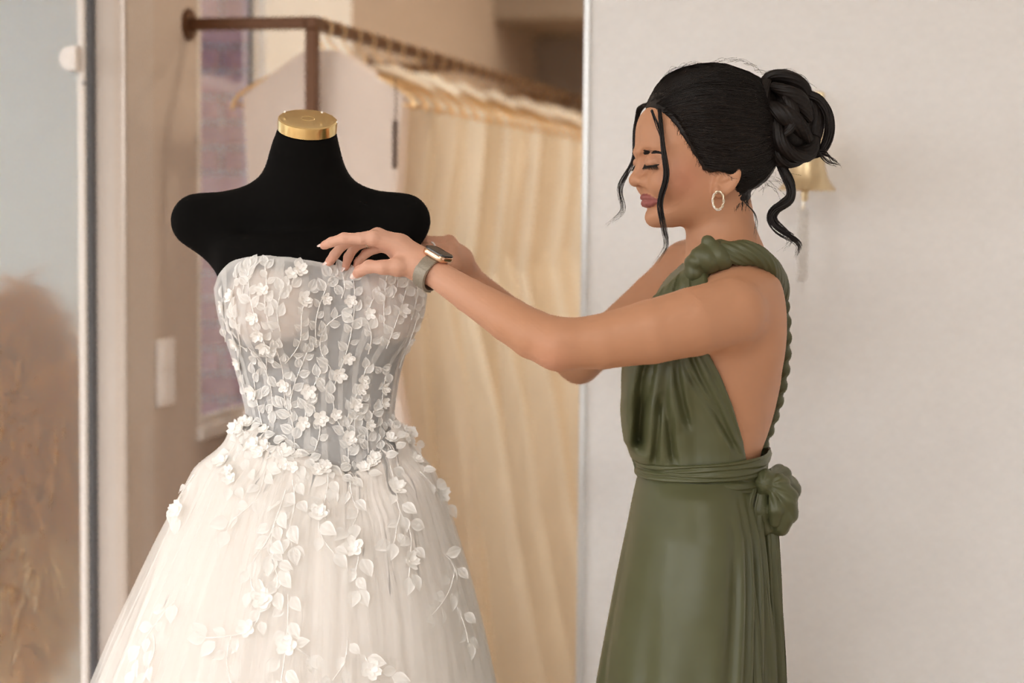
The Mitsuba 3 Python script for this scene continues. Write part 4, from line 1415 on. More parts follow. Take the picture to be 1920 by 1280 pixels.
kl, kh = P(1395, 1020, 2.8), P(1510, 860, 2.8)
bow = obj('bow', mesh_sdf(bow_f, [kl[0], 2.74, kl[2]], [kh[0], 2.96, kh[2]], .0018), 'm_green', woman, smooth=True, label='green bow tied behind the waist')
for k, (pts, r1, r2_) in enumerate([([(1428, 915, 2.795), (1414, 990, 2.775), (1420, 1100, 2.765), (1432, 1280, 2.76), (1438, 1500, 2.76)], .020, .008), ([(1438, 915, 2.81), (1442, 1000, 2.80), (1446, 1120, 2.80), (1450, 1280, 2.80), (1452, 1450, 2.80)], .017, .008),
                                    ([(1410, 910, 2.785), (1392, 990, 2.755), (1402, 1120, 2.735), (1412, 1280, 2.725), (1418, 1400, 2.72)], .013, .007)]):
    cv = smooth_curve([wp(*q) for q in pts], 120)
    obj('tail', tube(cv, np.linspace(r1 * .55, r1 * 1.15, 120), 36, r2=np.linspace(r2_ * .8, r2_ * 1.2, 120), ref=np.array([1, .35 - .3 * k, 0.0]), ridge=lambda s, a, k=k: 1 + .22 * np.sin(7 * a + k + 3 * s) + .08 * np.sin(12 * a + 5 * s)), 'm_green', bow, smooth=True)

# ------------------------------------------------------------------ her hair: swept back into a bun of rolled locks, loose strands
scene['m_hair'] = pbr(mikit.proc(lambda p, n, uv: mikit.mix((.0060, .0045, .0042), (.014, .0095, .0078), mikit.fbm(p.x * 220, p.y * 220, p.z * 220, 2))), 0.48, spec=.24)
hair_rng = np.random.default_rng(21)
MASKPTS = [(1209, 201, 0), (1212, 170, 0), (1225, 120, 0), (1270, 95, 0), (1350, 90, 0), (1430, 100, 0), (1490, 150, 0), (1500, 260, 0), (1470, 330, 0), (1440, 352, 0), (1426, 364, .02), (1410, 374, .045), (1394, 378, .055), (1382, 370, .060),
           (1377, 357, .064), (1379, 345, .068), (1366, 328, .070), (1348, 320, .070), (1334, 323, .070), (1320, 319, .069), (1312, 308, .069), (1302, 292, .068), (1291, 275, .067), (1281, 259, .066), (1273, 248, .065), (1266, 236, .063), (1258, 224, .060), (1250, 215, .056), (1241, 208, .048), (1230, 203, .030), (1218, 200, .012)]
HAIRMASK = Prof([hl(*q)[[0, 2]] for q in MASKPTS], smooth=False)


def hair_q(q):
    x, s, z = q[:, 0], q[:, 1], q[:, 2]
    W, Rr = widths(x, z)
    d = extr(SKULL(x, z), s, W, Rr)
    m = HAIRMASK(x, z) + (.0026 * (meshkit.noise(np.stack([x * 260, s * 60, z * 260], 1), 9) - .5)).astype(np.float32)
    th = .0008 + .0135 * np.clip(-m / .040, 0, 1) ** .75
    # swell behind, gather towards the bun
    d = d - th
    d = smin(d, ell(q, hl(1392, 300, 0), (.040, .066, .040)), .03)
    d = smin(d, ell(q, hl(1425, 235, 0), (.030, .050, .058)), .03)
    for sd in (-1, 1):
        d = smin(d, ell(q, hl(1366, 314, sd * .068), (.034, .015, .017)), .015)
    d = smin(d, chain(HC.astype(np.float32) + q @ HR.T.astype(np.float32), NECK, .004) - .0022, .008)
    bun = hl(1442, 232, 0)
    a = np.arctan2(z - bun[2], x - bun[0])
    g = meshkit.noise(np.stack([a * 34, np.hypot(x - bun[0], z - bun[2]) * 9, s * 40], 1), 2)
    d = d - .0022 * (g.astype(np.float32) - .5)
    return smax(d, m, .003)


def hair_f(p):
    return hair_q(head_local(p))


lo, hi = P(1195, 400, WY), P(1480, 100, WY)
cap_mesh = mesh_sdf(hair_f, [lo[0], WY - .115, lo[2]], [hi[0], WY + .115, hi[2]], .0019)
bits = [cap_mesh]


def surface_s(f, x, z, side):
    """where the line along s at (x, z) meets the surface of f (head coordinates) on the given side"""
    n = len(x)
    outer = np.full(n, side * .12)
    inner = np.zeros(n)
    for _ in range(16):
        m = (outer + inner) / 2
        v = f(np.stack([x, m, z], 1).astype(np.float32))
        inner, outer = np.where(v < 0, m, inner), np.where(v < 0, outer, m)
    return inner


def head_world(q):
    return HC + q @ HR.T


def on_surface(f, px, side, lift=.0004):
    """pixels (n, 2) -> world points on the surface of f (head coordinates) on the lens side (or mirrored), and s"""
    px = np.asarray(px, float)
    s = np.full(len(px), .04)
    for _ in range(3):
        l = hl(px[:, 0], px[:, 1], -np.abs(s))
        s = np.abs(surface_s(f, l[:, 0], l[:, 2], -1))
    return head_world(np.stack([l[:, 0], side * (s + lift), l[:, 2]], 1)), s


HL = np.vstack([smooth_curve([(1211, 199), (1213, 186), (1219, 176)], 40), smooth_curve([(1214, 200), (1228, 203), (1242, 208), (1254, 217), (1266, 235), (1277, 252), (1290, 273), (1302, 291), (1313, 309), (1324, 320), (1345, 323), (1366, 330), (1380, 350), (1380, 386)], 160)])
GUIDES = np.array([smooth_curve(g, 16) for g in [
    [(1212, 199), (1217, 180), (1229, 158), (1246, 142), (1275, 128), (1320, 122), (1367, 118), (1400, 123), (1428, 142)],
    [(1217, 200), (1233, 180), (1262, 160), (1310, 147), (1360, 145), (1405, 150), (1434, 166)],
    [(1238, 207), (1264, 196), (1300, 186), (1350, 183), (1400, 190), (1440, 202)],
    [(1262, 230), (1295, 226), (1340, 226), (1390, 230), (1444, 236)],
    [(1283, 263), (1320, 272), (1360, 278), (1405, 275), (1448, 262)],
    [(1311, 306), (1345, 311), (1385, 313), (1420, 306), (1450, 288)],
    [(1364, 329), (1390, 338), (1415, 335), (1435, 322), (1450, 304)],
    [(1376, 372), (1388, 366), (1404, 356), (1425, 340), (1446, 318)]]])
N = 900
paths = []
gi = PchipInterpolator(np.linspace(0, 1, len(GUIDES)), GUIDES, axis=0)
for i in range(N):
    t = hair_rng.random()
    c0, c1 = gi(t), gi(np.clip(t + hair_rng.normal(0, .03), 0, 1))
    w = np.linspace(0, 1, 16)[:, None]
    c = c0 * (1 - w) + c1 * w
    u0 = hair_rng.uniform(.1, .5) if hair_rng.random() < .3 else 0.0      # some start inside the sweep
    x = np.linspace(u0, 1, 16)
    c = np.stack([np.interp(x, np.linspace(0, 1, 16), c[:, k]) for k in (0, 1)], 1)
    paths.append(c + hair_rng.normal(0, .6, 2))
C = np.array(paths).reshape(-1, 2)
PTS, S0 = on_surface(hair_q, C, -1)
for side in (-1, 1):
    pts = PTS if side == -1 else head_world(((PTS - HC) @ HR) * [1, -1, 1])
    pts, sk = pts.reshape(N, 16, 3), (S0 > .0006).reshape(N, 16)
    for i in range(0, N, 1 if side == -1 else 3):
        q = pts[i][sk[i]]
        if len(q) > 5 and np.linalg.norm(np.diff(q, axis=0), axis=1).max() < .025:
            n = len(q)
            bits.append(tube(q + hair_rng.normal(0, .0003, 3), (.0004 + .0006 * hair_rng.random()) * np.sin(np.linspace(.06, 1, n) * np.pi * .9) ** .5 + .0001, 3, cap=False))
# strands over the crown, from the front hairline back to the bun
xs0, xs1 = hl(1208, 190, 0)[0], hl(1436, 160, 0)[0]
ztop, zlow = hl(1330, 95, 0)[2], hl(1330, 215, 0)[2]
M_ = 420
s0 = hair_rng.uniform(-.062, .062, M_)
u = np.linspace(0, 1, 20)
X = (xs0 + (xs1 - xs0) * u)[None] + hair_rng.uniform(0, .03, (M_, 1)) * (1 - u)[None]
S_ = s0[:, None] * (1 - .35 * u ** 2)[None] + .004 * np.sin(u * 5 + 30 * s0[:, None])
up_, lo_ = np.full(X.shape, ztop), np.full(X.shape, zlow)
for _ in range(15):
    m = (up_ + lo_) / 2
    v = hair_q(np.stack([X, S_, m], -1).reshape(-1, 3).astype(np.float32)).reshape(X.shape)
    lo_, up_ = np.where(v < 0, m, lo_), np.where(v < 0, up_, m)
ok = lo_ > zlow + .004
for i in range(M_):
    k = np.nonzero(ok[i])[0]
    if len(k) > 6 and k[-1] - k[0] == len(k) - 1:
        q = head_world(np.stack([X[i, k], S_[i, k], lo_[i, k] + .0004], 1))
        bits.append(tube(q, (.0005 + .0006 * hair_rng.random()) * np.sin(np.linspace(.08, 1, len(k)) * np.pi * .9) ** .5 + .0001, 3, cap=False))
hair = obj('hair', cat(bits), 'm_hair', woman, smooth=True, label='glossy black hair pinned up into a bun')


def lock(pts, r, n=12, sub=26, spread=.7, taper=True, wob=.0012, seed=0, name='lock'):
    """a bundle of strands along the points (px, py, depth)"""
    rr = np.random.default_rng(seed)
    c = smooth_curve([wp(*q) for q in pts], sub)
    t, a, b = frames(c)
    out = []
    env = np.sin(np.linspace(.25, 1, sub) * np.pi) ** .6 if taper else np.ones(sub)
    env = np.clip(env, .05, 1)
    for i in range(n):
        ph, rad = rr.uniform(0, 2 * np.pi), r * spread * math.sqrt(rr.random())
        tw = np.linspace(0, rr.uniform(-2.5, 2.5), sub)
        o = (np.cos(ph + tw)[:, None] * a + np.sin(ph + tw)[:, None] * b) * (rad * env)[:, None]
        fr = rr.normal(0, wob, (4, 3))
        o = o + smooth_curve(fr, sub) * np.linspace(0, 1, sub)[:, None]
        end = sub if rr.random() < .5 else int(sub * rr.uniform(.75, 1))
        w = (.30 * r + .00025) * np.linspace(1, .25, sub) * env
        out.append(tube((c + o)[:end], w[:end], 5))
    obj(name, cat(out), 'm_hair', hair, smooth=True)


def roll(pts, r, seed):
    c = smooth_curve([wp(*q) for q in pts], 44)
    rr = np.random.default_rng(seed)
    pr = r * (np.sin(np.linspace(.10, .90, 44) * np.pi) ** .45)
    k1, k2, k3 = rr.integers(9, 14), rr.integers(17, 25), rr.uniform(0, 6)
    body = tube(c, pr, 48, r2=pr * .72, twist=rr.uniform(1.5, 3.2) * rr.choice([-1, 1]), ridge=lambda s, a: 1 + .045 * np.sin(k1 * a + k3 + 2 * s) + .035 * np.sin(k2 * a + 1.7 * k3))
    obj('bun_roll', body, 'm_hair', hair, smooth=True)


BY0 = WY - .002
core = ell
bm_ = trimesh.creation.icosphere(4)
bm_.apply_scale([.036, .036, .058])
bm_.apply_translation(P(1480, 228, BY0))
obj('bun_core', bm_, 'm_hair', hair, smooth=True)
for m in (-1, 1):
    for k, (pts, r) in enumerate([
        ([(1428, 158, -.006), (1446, 144, -.010), (1476, 147, -.014), (1503, 163, -.014), (1516, 192, -.010)], .0125),
        ([(1438, 150, -.020), (1432, 180, -.028), (1440, 215, -.032), (1452, 250, -.030)], .0125),
        ([(1448, 160, -.024), (1472, 172, -.034), (1500, 190, -.034), (1520, 226, -.024)], .0135),
        ([(1442, 196, -.030), (1464, 208, -.042), (1492, 232, -.042), (1518, 262, -.026)], .0150),
        ([(1452, 222, -.034), (1460, 262, -.040), (1486, 288, -.034), (1516, 284, -.022), (1530, 256, -.014)], .0145),
        ([(1440, 250, -.022), (1450, 288, -.028), (1472, 304, -.024), (1502, 298, -.014)], .0125),
        ([(1512, 176, -.008), (1528, 208, -.010), (1528, 250, -.010), (1510, 286, -.010)], .0115),
        ([(1470, 180, -.036), (1486, 205, -.044), (1480, 240, -.044), (1462, 258, -.038)], .0100)]):
        roll([(a, b, BY0 - m * 0 + (c if m == -1 else -c)) for a, b, c in pts], r, k + (50 if m == 1 else 0))
lock([(1516, 180, BY0 - .012), (1534, 186, BY0 - .014), (1550, 206, BY0 - .014), (1556, 235, BY0 - .012), (1551, 264, BY0 - .008), (1538, 286, BY0 - .006), (1524, 292, BY0)], .0085, 26, 30, .8, False, .0006, 3)
lock([(1526, 284, BY0 - .012), (1542, 286, BY0 - .014), (1560, 297, BY0 - .014), (1580, 313, BY0 - .012)], .0030, 9, 20, 1.0, True, .003, 4)
lock([(1530, 278, BY0 - .014), (1548, 300, BY0 - .016), (1566, 306, BY0 - .014), (1576, 309, BY0 - .014)], .0022, 6, 20, 1.0, True, .003, 5)
# thick curl behind, curls in front
lock([(1462, 306, BY0 - .02), (1473, 330, BY0 - .026), (1484, 356, BY0 - .03), (1477, 378, BY0 - .03), (1455, 392, BY0 - .026), (1447, 410, BY0 - .026), (1460, 430, BY0 - .03), (1486, 446, BY0 - .036), (1499, 462, BY0 - .036), (1492, 480, BY0 - .034)], .0078, 26, 60, .8, True, .0028, 6)
lock([(1470, 312, BY0 - .016), (1486, 345, BY0 - .02), (1478, 372, BY0 - .022), (1458, 390, BY0 - .02), (1455, 412, BY0 - .02), (1474, 432, BY0 - .024), (1484, 452, BY0 - .03), (1466, 468, BY0 - .034)], .0040, 10, 50, 1.0, True, .0045, 7)
HN = WY - .070
lock([(1236, 205, HN + .008), (1238.5, 235, HN - .002), (1242, 272, HN - .010), (1247, 303, HN - .014), (1249, 334, HN - .014), (1240, 365, HN - .012), (1237, 389, HN - .012), (1242, 416, HN - .014), (1247, 441, HN - .014), (1249, 458, HN - .014), (1242, 475, HN - .014), (1228, 494, HN - .014)], .0040, 15, 70, .9, True, .0024, 8)
lock([(1222, 206, HN + .006), (1238, 250, HN - .006), (1244, 300, HN - .014)], .0024, 6, 30, 1.0, True, .002, 12)
FNY = WY + .055
lock([(1212, 196, WY + .01), (1199, 210, FNY - .01), (1191, 240, FNY), (1190, 275, FNY), (1187, 303, FNY), (1172, 331, FNY), (1163, 352, FNY), (1166, 376, FNY), (1168, 393, FNY), (1154, 410, FNY), (1137, 424, FNY)], .0030, 13, 70, 1.0, True, .0026, 9)
lock([(1210, 196, WY + .01), (1197, 205, FNY - .02), (1193, 228, FNY - .01), (1192, 255, FNY - .004)], .0022, 8, 26, 1.0, True, .002, 10)
lock([(1392, 372, WY - .050), (1403, 386, WY - .055), (1414, 398, WY - .055), (1419, 418, WY - .055), (1416, 442, WY - .055), (1419, 460, WY - .055)], .0010, 4, 40, 1.0, True, .0012, 11)
# short hair at the hairline and flyaways
fly = []
hq = lambda q: head_f(head_world(q.astype(float)).astype(np.float32))
for i in range(150):
    k = hair_rng.integers(52, 175)
    t = HL[k + 3] - HL[k - 3]
    t = t / np.linalg.norm(t)
    nrm = np.array([-t[1], t[0]])           # towards the face
    d = nrm * hair_rng.uniform(.1, .9) + t * hair_rng.normal(.35, .35)
    n = 7
    u = np.linspace(0, 1, n)[:, None]
    c = HL[k] - nrm * 3 + d * u * hair_rng.uniform(5, 15) + t * u ** 2 * hair_rng.uniform(0, 7)
    fly.append(c)
fly = [tube(q, np.linspace(.00038, .0001, 7), 3, cap=False) for q in on_surface(hq, np.vstack(fly), -1)[0].reshape(-1, 7, 3)]
nape = []
nq = lambda q: np.minimum(hq(q), chain((HC + q @ HR.T).astype(np.float32), NECK, .004))
for i in range(150):
    a = np.array([hair_rng.uniform(1374, 1404), hair_rng.uniform(352, 376)])
    d = np.array([hair_rng.normal(-.1, .25), 1.0]) * hair_rng.uniform(8, 24)
    nape.append(a + d * np.linspace(0, 1, 7)[:, None] + np.array([1.0, 0]) * np.linspace(0, 1, 7)[:, None] ** 2 * hair_rng.normal(0, 4))
fly += [tube(q, np.linspace(.0006, .0001, 7), 3, cap=False) for q in on_surface(nq, np.vstack(nape), -1)[0].reshape(-1, 7, 3) if np.linalg.norm(np.diff(q, axis=0), axis=1).max() < .02]
OUT = smooth_curve([(1226, 158), (1245, 140), (1275, 126), (1320, 119), (1367, 114), (1400, 119), (1425, 136), (1450, 136), (1484, 140), (1508, 156), (1522, 185)], 100)
for i in range(46):
    k = hair_rng.integers(4, 90)
    a = OUT[k] + [0, 3]
    t = OUT[k + 6] - OUT[k]
    t = t / np.linalg.norm(t)
    nrm = np.array([t[1], -t[0]])
    u = np.linspace(0, 1, 9)[:, None]
    Ln = hair_rng.uniform(15, 50)
    c = a + t * u * Ln + nrm * (np.sin(u * np.pi * hair_rng.uniform(.6, 1.1)) * hair_rng.uniform(3, 11))
    y = WY + hair_rng.normal(0, .015)
    fly.append(tube([wp(x, yy, y) for x, yy in c], .00022, 3, cap=False))
for i in range(36):
    a = np.array([hair_rng.uniform(1400, 1460), hair_rng.uniform(318, 348)])
    u = np.linspace(0, 1, 9)[:, None]
    d = np.array([hair_rng.normal(.3, .5), hair_rng.uniform(.3, 1)])
    c = a + d * u * hair_rng.uniform(15, 45) + np.array([1, -.4]) * u ** 2 * hair_rng.normal(0, 14)
    y = WY - hair_rng.uniform(.0, .05)
    fly.append(tube([wp(x, yy, y) for x, yy in c], .00022, 3, cap=False))
obj('flyaway_hair', cat(fly), 'm_hair', hair, kind='stuff')

# ---- eyebrows and lashes
for sd in (-1, 1):
    br = []
    for i in range(230):
        t = hair_rng.random()
        top = np.array([1205.0 + 36 * t, 281.5 + 1.5 * t + 7 * max(0, t - .6)])
        hgt = 7.0 * (1 - .78 * t ** 1.6)
        a = top + [hair_rng.random() * 2, hair_rng.random() * hgt]
        e = a + np.array([3.6 + hair_rng.random() * 2.4, -1.2 + 2.6 * t + hair_rng.normal(0, .4)])
        br.append(a + (e - a) * np.linspace(0, 1, 4)[:, None])
    q, s = on_surface(hq, np.vstack(br), sd, .0003)
    br = [tube(c, [.00045, .0006, .00045, .0001], 3, cap=False) for c, w in zip(q.reshape(-1, 4, 3), s.reshape(-1, 4)) if w.min() > .0015]
    obj('eyebrow', cat(br), 'm_hair', woman, smooth=True)
    ls = []
    T_ = np.linspace(0, 1, 30)
    az = np.interp(T_, np.linspace(0, 1, 6), [x[0] for x in LIDLINE])
    q = np.array([lid_pt(sd, x, np.interp(x, [y[0] for y in LIDLINE], [y[1] for y in LIDLINE]), 1.03) for x in az])
    wing = q[-1] + np.array([[.003, sd * .0008, .0002], [.006, sd * .0012, .0008], [.009, sd * .001, .0018]])
    q = head_world(q)
    ls.append(tube(np.vstack([q, head_world(wing)]), np.append(np.linspace(.0005, .0010, 30), [.0009, .0007, .0002]), 5))
    for t, w in zip(T_, q):
        out = HR @ np.array([-.0060 + .0085 * t, sd * (.0025 + .0085 * t), 0])
        u = np.linspace(0, 1, 6)[:, None]
        ls.append(tube(w + out * u + np.array([0, 0, -.0098]) * u * (1 - .40 * u) + hair_rng.normal(0, .0006, 3) * u, np.linspace(.00075, .00015, 6), 4, cap=False))
    obj('eyelashes', cat(ls), 'm_hair', woman, smooth=True)

# ------------------------------------------------------------------ what she wears: watch, rings, earring, nails
scene['m_rose_gold'] = {'type': 'twosided', 'bsdf': {'type': 'principled', 'base_color': rgb(.80, .55, .38), 'metallic': 1.0, 'roughness': 0.16}}
scene['m_silver_gold'] = {'type': 'twosided', 'bsdf': {'type': 'principled', 'base_color': rgb(.86, .78, .64), 'metallic': 1.0, 'roughness': 0.22}}
scene['m_mesh_strap'] = pbr(mikit.proc(lambda p, n, uv: mi.Color3f([.27, .235, .185]) * (0.85 + .3 * mikit.noise(p.x * 900, p.y * 900, p.z * 900))), 0.45, 0.35)
scene['m_watch_glass'] = pbr((.012, .012, .014), 0.05, spec=0.7, clearcoat=1.0)
scene['m_stone'] = pbr((.85, .85, .86), 0.06, spec=0.9)
scene['m_nail'] = pbr((.72, .55, .50), 0.15, spec=.6)

a_, b_ = wp(804, 508.5, 2.770).astype(float), wp(880, 554, 2.73).astype(float)
wt = (b_ - a_) / np.linalg.norm(b_ - a_)
wn = np.array([.50, -.27, .80])
wn = wn - wt * (wn @ wt)
wn /= np.linalg.norm(wn)
wb = np.cross(wt, wn)
if wb[1] > 0:
    wb = -wb
WM = np.eye(4)
WM[:3, :3] = np.stack([wt, np.cross(wn, wt), wn], 1)
WM[:3, 3] = a_
watch = thing('wristwatch', 'rose gold wristwatch with black face and taupe mesh strap on her left wrist', 'watch')


def rounded_box(l, w, h, r, c=(0, 0, 0), dome=0.0, n=10):
    """box l x w rounded in plan by r, its edges rounded too"""
    layers = []
    plan = shapely.box(-l / 2 + r, -w / 2 + r, l / 2 - r, w / 2 - r)
    for k in range(9):
        t = k / 8 * np.pi
        ins = (1 - math.sin(t) ** .55) * h * .45
        pl = plan.buffer(max(r - ins, .0005), quad_segs=n)
        x = np.array(pl.exterior.coords)[:-1]
        layers.append(np.column_stack([x, np.full(len(x), -h / 2 * math.cos(t))]))
    n_ = min(len(x) for x in layers)
    V = np.array([x[:n_] for x in layers])
    m = grid_mesh(V, True)
    v = np.vstack([m.vertices, [[0, 0, -h / 2], [0, 0, h / 2 + dome]]])
    N_ = V.shape[0] * n_
    k = np.arange(n_)
    f = np.vstack([m.faces, np.stack([(k + 1) % n_, k, k * 0 + N_], 1), np.stack([N_ - n_ + k, N_ - n_ + (k + 1) % n_, k * 0 + N_ + 1], 1)])
    m = trimesh.Trimesh(v + np.asarray(c), f, process=False)
    m.fix_normals()
    return m


RW = .0250
case = rounded_box(.040, .0335, .0100, .0095, (.004, 0, RW + .0030))
obj('case', put(case, WM), 'm_rose_gold', watch, smooth=50, label='rose gold case')
glass = rounded_box(.0375, .0310, .0042, .0085, (.004, 0, RW + .0080), .0008)
obj('screen', put(glass, WM), 'm_watch_glass', watch, smooth=50, label='black glass face')
crown = trimesh.creation.cylinder(radius=.0032, height=.0022, sections=20)
crown.apply_transform(trimesh.transformations.rotation_matrix(math.pi / 2, [1, 0, 0]))
crown.apply_translation([.012, .0175, RW + .0033])
obj('crown', put(crown, WM), 'm_rose_gold', watch, smooth=40)
th = np.linspace(0, 2 * np.pi, 72, endpoint=False)


def band(x0, x1, r0, r1, t0=0, t1=2 * np.pi):
    full = t1 - t0 > 6.2
    th = np.linspace(t0, t1, 72, endpoint=not full)
    prof_ = [(x0, r0), (x0 + .0008, r1), (x1 - .0008, r1), (x1, r0), (x0, r0)]
    V = np.array([[(x, math.sin(t) * r * 1.02, math.cos(t) * r * .99) for t in th] for x, r in prof_])
    return grid_mesh(V, full)


obj('strap', put(band(-.0065, .0145, RW - .0008, RW + .0010), WM), 'm_mesh_strap', watch, smooth=40, label='taupe metal mesh strap')
s1 = 1 if (WM[:3, 1] @ np.array([0, -1, 0])) > 0 else -1
obj('strap_end', put(band(-.0065, .0145, RW + .0006, RW + .0030, *( (1.35, 3.3) if s1 > 0 else (2 * np.pi - 3.3, 2 * np.pi - 1.35))), WM), 'm_mesh_strap', watch, smooth=40)


def ring_at(a, b, f, r, t, name, label, stones):
    a, b = np.asarray(a, float), np.asarray(b, float)
    c, d = a + (b - a) * f, (b - a) / np.linalg.norm(b - a)
    M = trimesh.geometry.align_vectors([0, 0, 1], d)
    M[:3, 3] = c
    key = thing('ring', label, 'ring')
    obj('band', put(trimesh.creation.torus(r, t, 40, 12), M), 'm_silver_gold', key, smooth=True)
    st = []
    for k in range(stones):
        s = trimesh.creation.icosphere(1, t * 1.25)
        an = k / stones * 2 * np.pi
        s.apply_translation([math.cos(an) * (r + t * .6), math.sin(an) * (r + t * .6), 0])
        st.append(s)
    if st:
        obj('stones', put(cat(st), M), 'm_stone', key, label='row of clear stones')


ring_at(RH['middle'][0][0], RH['middle'][1][0], .86, .0098, .0013, 'ring', 'band of clear stones on a finger of her right hand behind the wrist', 20)
ring_at(LH['ring'][0][0], LH['ring'][1][0], .95, .0088, .0008, 'ring', 'thin gold ring on a curled finger of her left hand', 0)

# hoop of two twisted strands in the near ear
ear = thing('earring', 'small twisted gold hoop earring in her left ear', 'earring')
t = np.linspace(0, 2 * np.pi, 90)
hc = P(1346.5, 376, WY - .078)
e1 = np.array([math.cos(.35), math.sin(.35), 0])
for k in range(2):
    pts = hc + (np.cos(t) * .0088 + .0011 * np.cos(5 * t + k * np.pi) * np.cos(t))[:, None] * e1 + np.sin(t)[:, None] * np.array([0, 0, .0130]) * (1 + .08 * np.cos(5 * t + k * np.pi))[:, None] + (.0014 * np.sin(5 * t + k * np.pi))[:, None] * np.array([0, 1, 0])
    obj('hoop', tube(pts, .00115, 8), 'm_silver_gold', ear, smooth=True)
st = []
for k in range(16):
    an = math.pi * (.75 + .9 * k / 15)
    s = trimesh.creation.icosphere(1, .0009)
    s.apply_translation(hc + math.cos(an) * .0098 * e1 + np.array([0, -.0012, math.sin(an) * .0142]))
    st.append(s)
obj('stones', cat(st), 'm_stone', ear)

# nails
for Hd, names in ((LH, ('index', 'middle', 'ring', 'pinky', 'thumb')),):
    for nme in names:
        (p0, r0), (p1, r1) = Hd[nme][-2], Hd[nme][-1]
        p2 = Hd[nme][-3][0].astype(float)
        d = (p1 - p0).astype(float)
        d /= np.linalg.norm(d)
        back = (p0.astype(float) - p2)
        # the back of the finger: away from the bend
        up = np.array([-.25, -.35, .9]) if nme != 'thumb' else np.array([-.2, -.9, .1])
        up = up - d * (up @ d)
        up /= np.linalg.norm(up)
        M = np.eye(4)
        M[:3, :3] = np.stack([d, np.cross(up, d), up], 1)
        M[:3, 3] = p1 + up * r1 * .72 + d * .0022
        u = np.linspace(-1, 1, 12)
        v = np.linspace(-1, 1, 9)
        wdt = .0047 * np.sqrt(np.clip(1 - np.clip(u, -1, 1) ** 2 * .98, 0, 1)) * np.where(u > 0, 1 - .25 * u ** 2, 1)
        V = np.stack([np.repeat(u[:, None] * .0072, 9, 1), v[None] * wdt[:, None], .0014 - (v[None] * wdt[:, None]) ** 2 * 110 - (u[:, None] * .0072) ** 2 * 9], -1)
        V2 = V - [0, 0, .0006]
        m = cat([grid_mesh(V), grid_mesh(V2, flip=True)])
        obj('fingernail', put(m, M), 'm_nail', woman, smooth=True, label='pale almond fingernail')

# ------------------------------------------------------------------ brass bell on the white wall behind her
scene['m_brass'] = {'type': 'twosided', 'bsdf': {'type': 'principled', 'base_color': rgb(.72, .57, .36), 'metallic': 1.0, 'roughness': 0.34}}
scene['m_rope'] = pbr(mikit.proc(lambda p, n, uv: mikit.mix((.80, .78, .75), (.60, .585, .565), mikit.noise(p.x * 300, p.y * 300, p.z * 300))), .9)
ba, bz = on_plane_b(1513, 357, -.075)
bc = R(ba, -.075, bz)
px_m = np.linalg.norm(bc - CAM) / F
bell = thing('wall_bell', 'small brass bell on a wall bracket behind her hair, with a plaited white pull', 'bell')
rb = 52 * px_m
hb = 108 * px_m
pr = [(rb * .93, .004), (rb * 1.0, 0), (rb * 1.01, .0025), (rb * .93, .007), (rb * .83, .014), (rb * .72, .024), (rb * .63, hb * .42), (rb * .57, hb * .62), (rb * .53, hb * .80), (rb * .45, hb * .93), (rb * .28, hb), (0, hb * 1.01)]
obj('body', lathe(pr, 48, bc), 'm_brass', bell, smooth=40)
obj('crown', lathe([(.004, hb), (.009, hb + .003), (.010, hb + .010), (.005, hb + .016), (0, hb + .017)], 24, bc), 'm_brass', bell, smooth=True)
an = np.linspace(0, np.pi, 30)
wallp = R(ba + .004, 0, bz + hb + .055)
pts = smooth_curve([wallp + [0, 0, -.03], wallp + E2 * -.02 + [0, 0, .0], wallp + E2 * -.045 + [0, 0, .008], bc + [0, 0, hb + .045], bc + [0, 0, hb + .012]], 40)
br = obj('bracket', tube(pts, .0042, 10), 'm_brass', bell, smooth=True)
pl_ = rbox(ba - .012, ba + .022, -.006, 0, bz + hb - .02, bz + hb + .075, .003)
obj('wall_plate', pl_, 'm_brass', br)
cl = lathe([(0, -.018), (.0055, -.016), (.0065, -.006), (.006, .006), (.003, .012), (.003, hb * .6)], 20, bc + np.array([-.004, 0, -.002]))
obj('clapper', cl, 'm_brass', bell, smooth=40)
pts = bc + np.array([-.006, 0, -.018]) + np.stack([np.zeros(70), np.zeros(70), np.linspace(0, -.012, 70)], 1)
ln = tube(bc + np.array([-.006, 0, -.012]) + np.array([[0, 0, 0], [0, 0, -.010], [0, 0, -.022]]), [.0035, .0022, .0045], 10)
obj('link', ln, 'm_silver_gold', bell, smooth=True)
top = bc + np.array([-.006, 0, -.034])
zz = np.linspace(0, -.124, 110)
for k in range(3):
    w = np.linspace(0, 9 * np.pi, 110) + k * 2 * np.pi / 3
    pts = top + np.stack([.0055 * np.sin(w), .0032 * np.sin(2 * w), zz], 1)
    obj('pull_strand', tube(pts, .0048, 8), 'm_rope', bell, smooth=True)

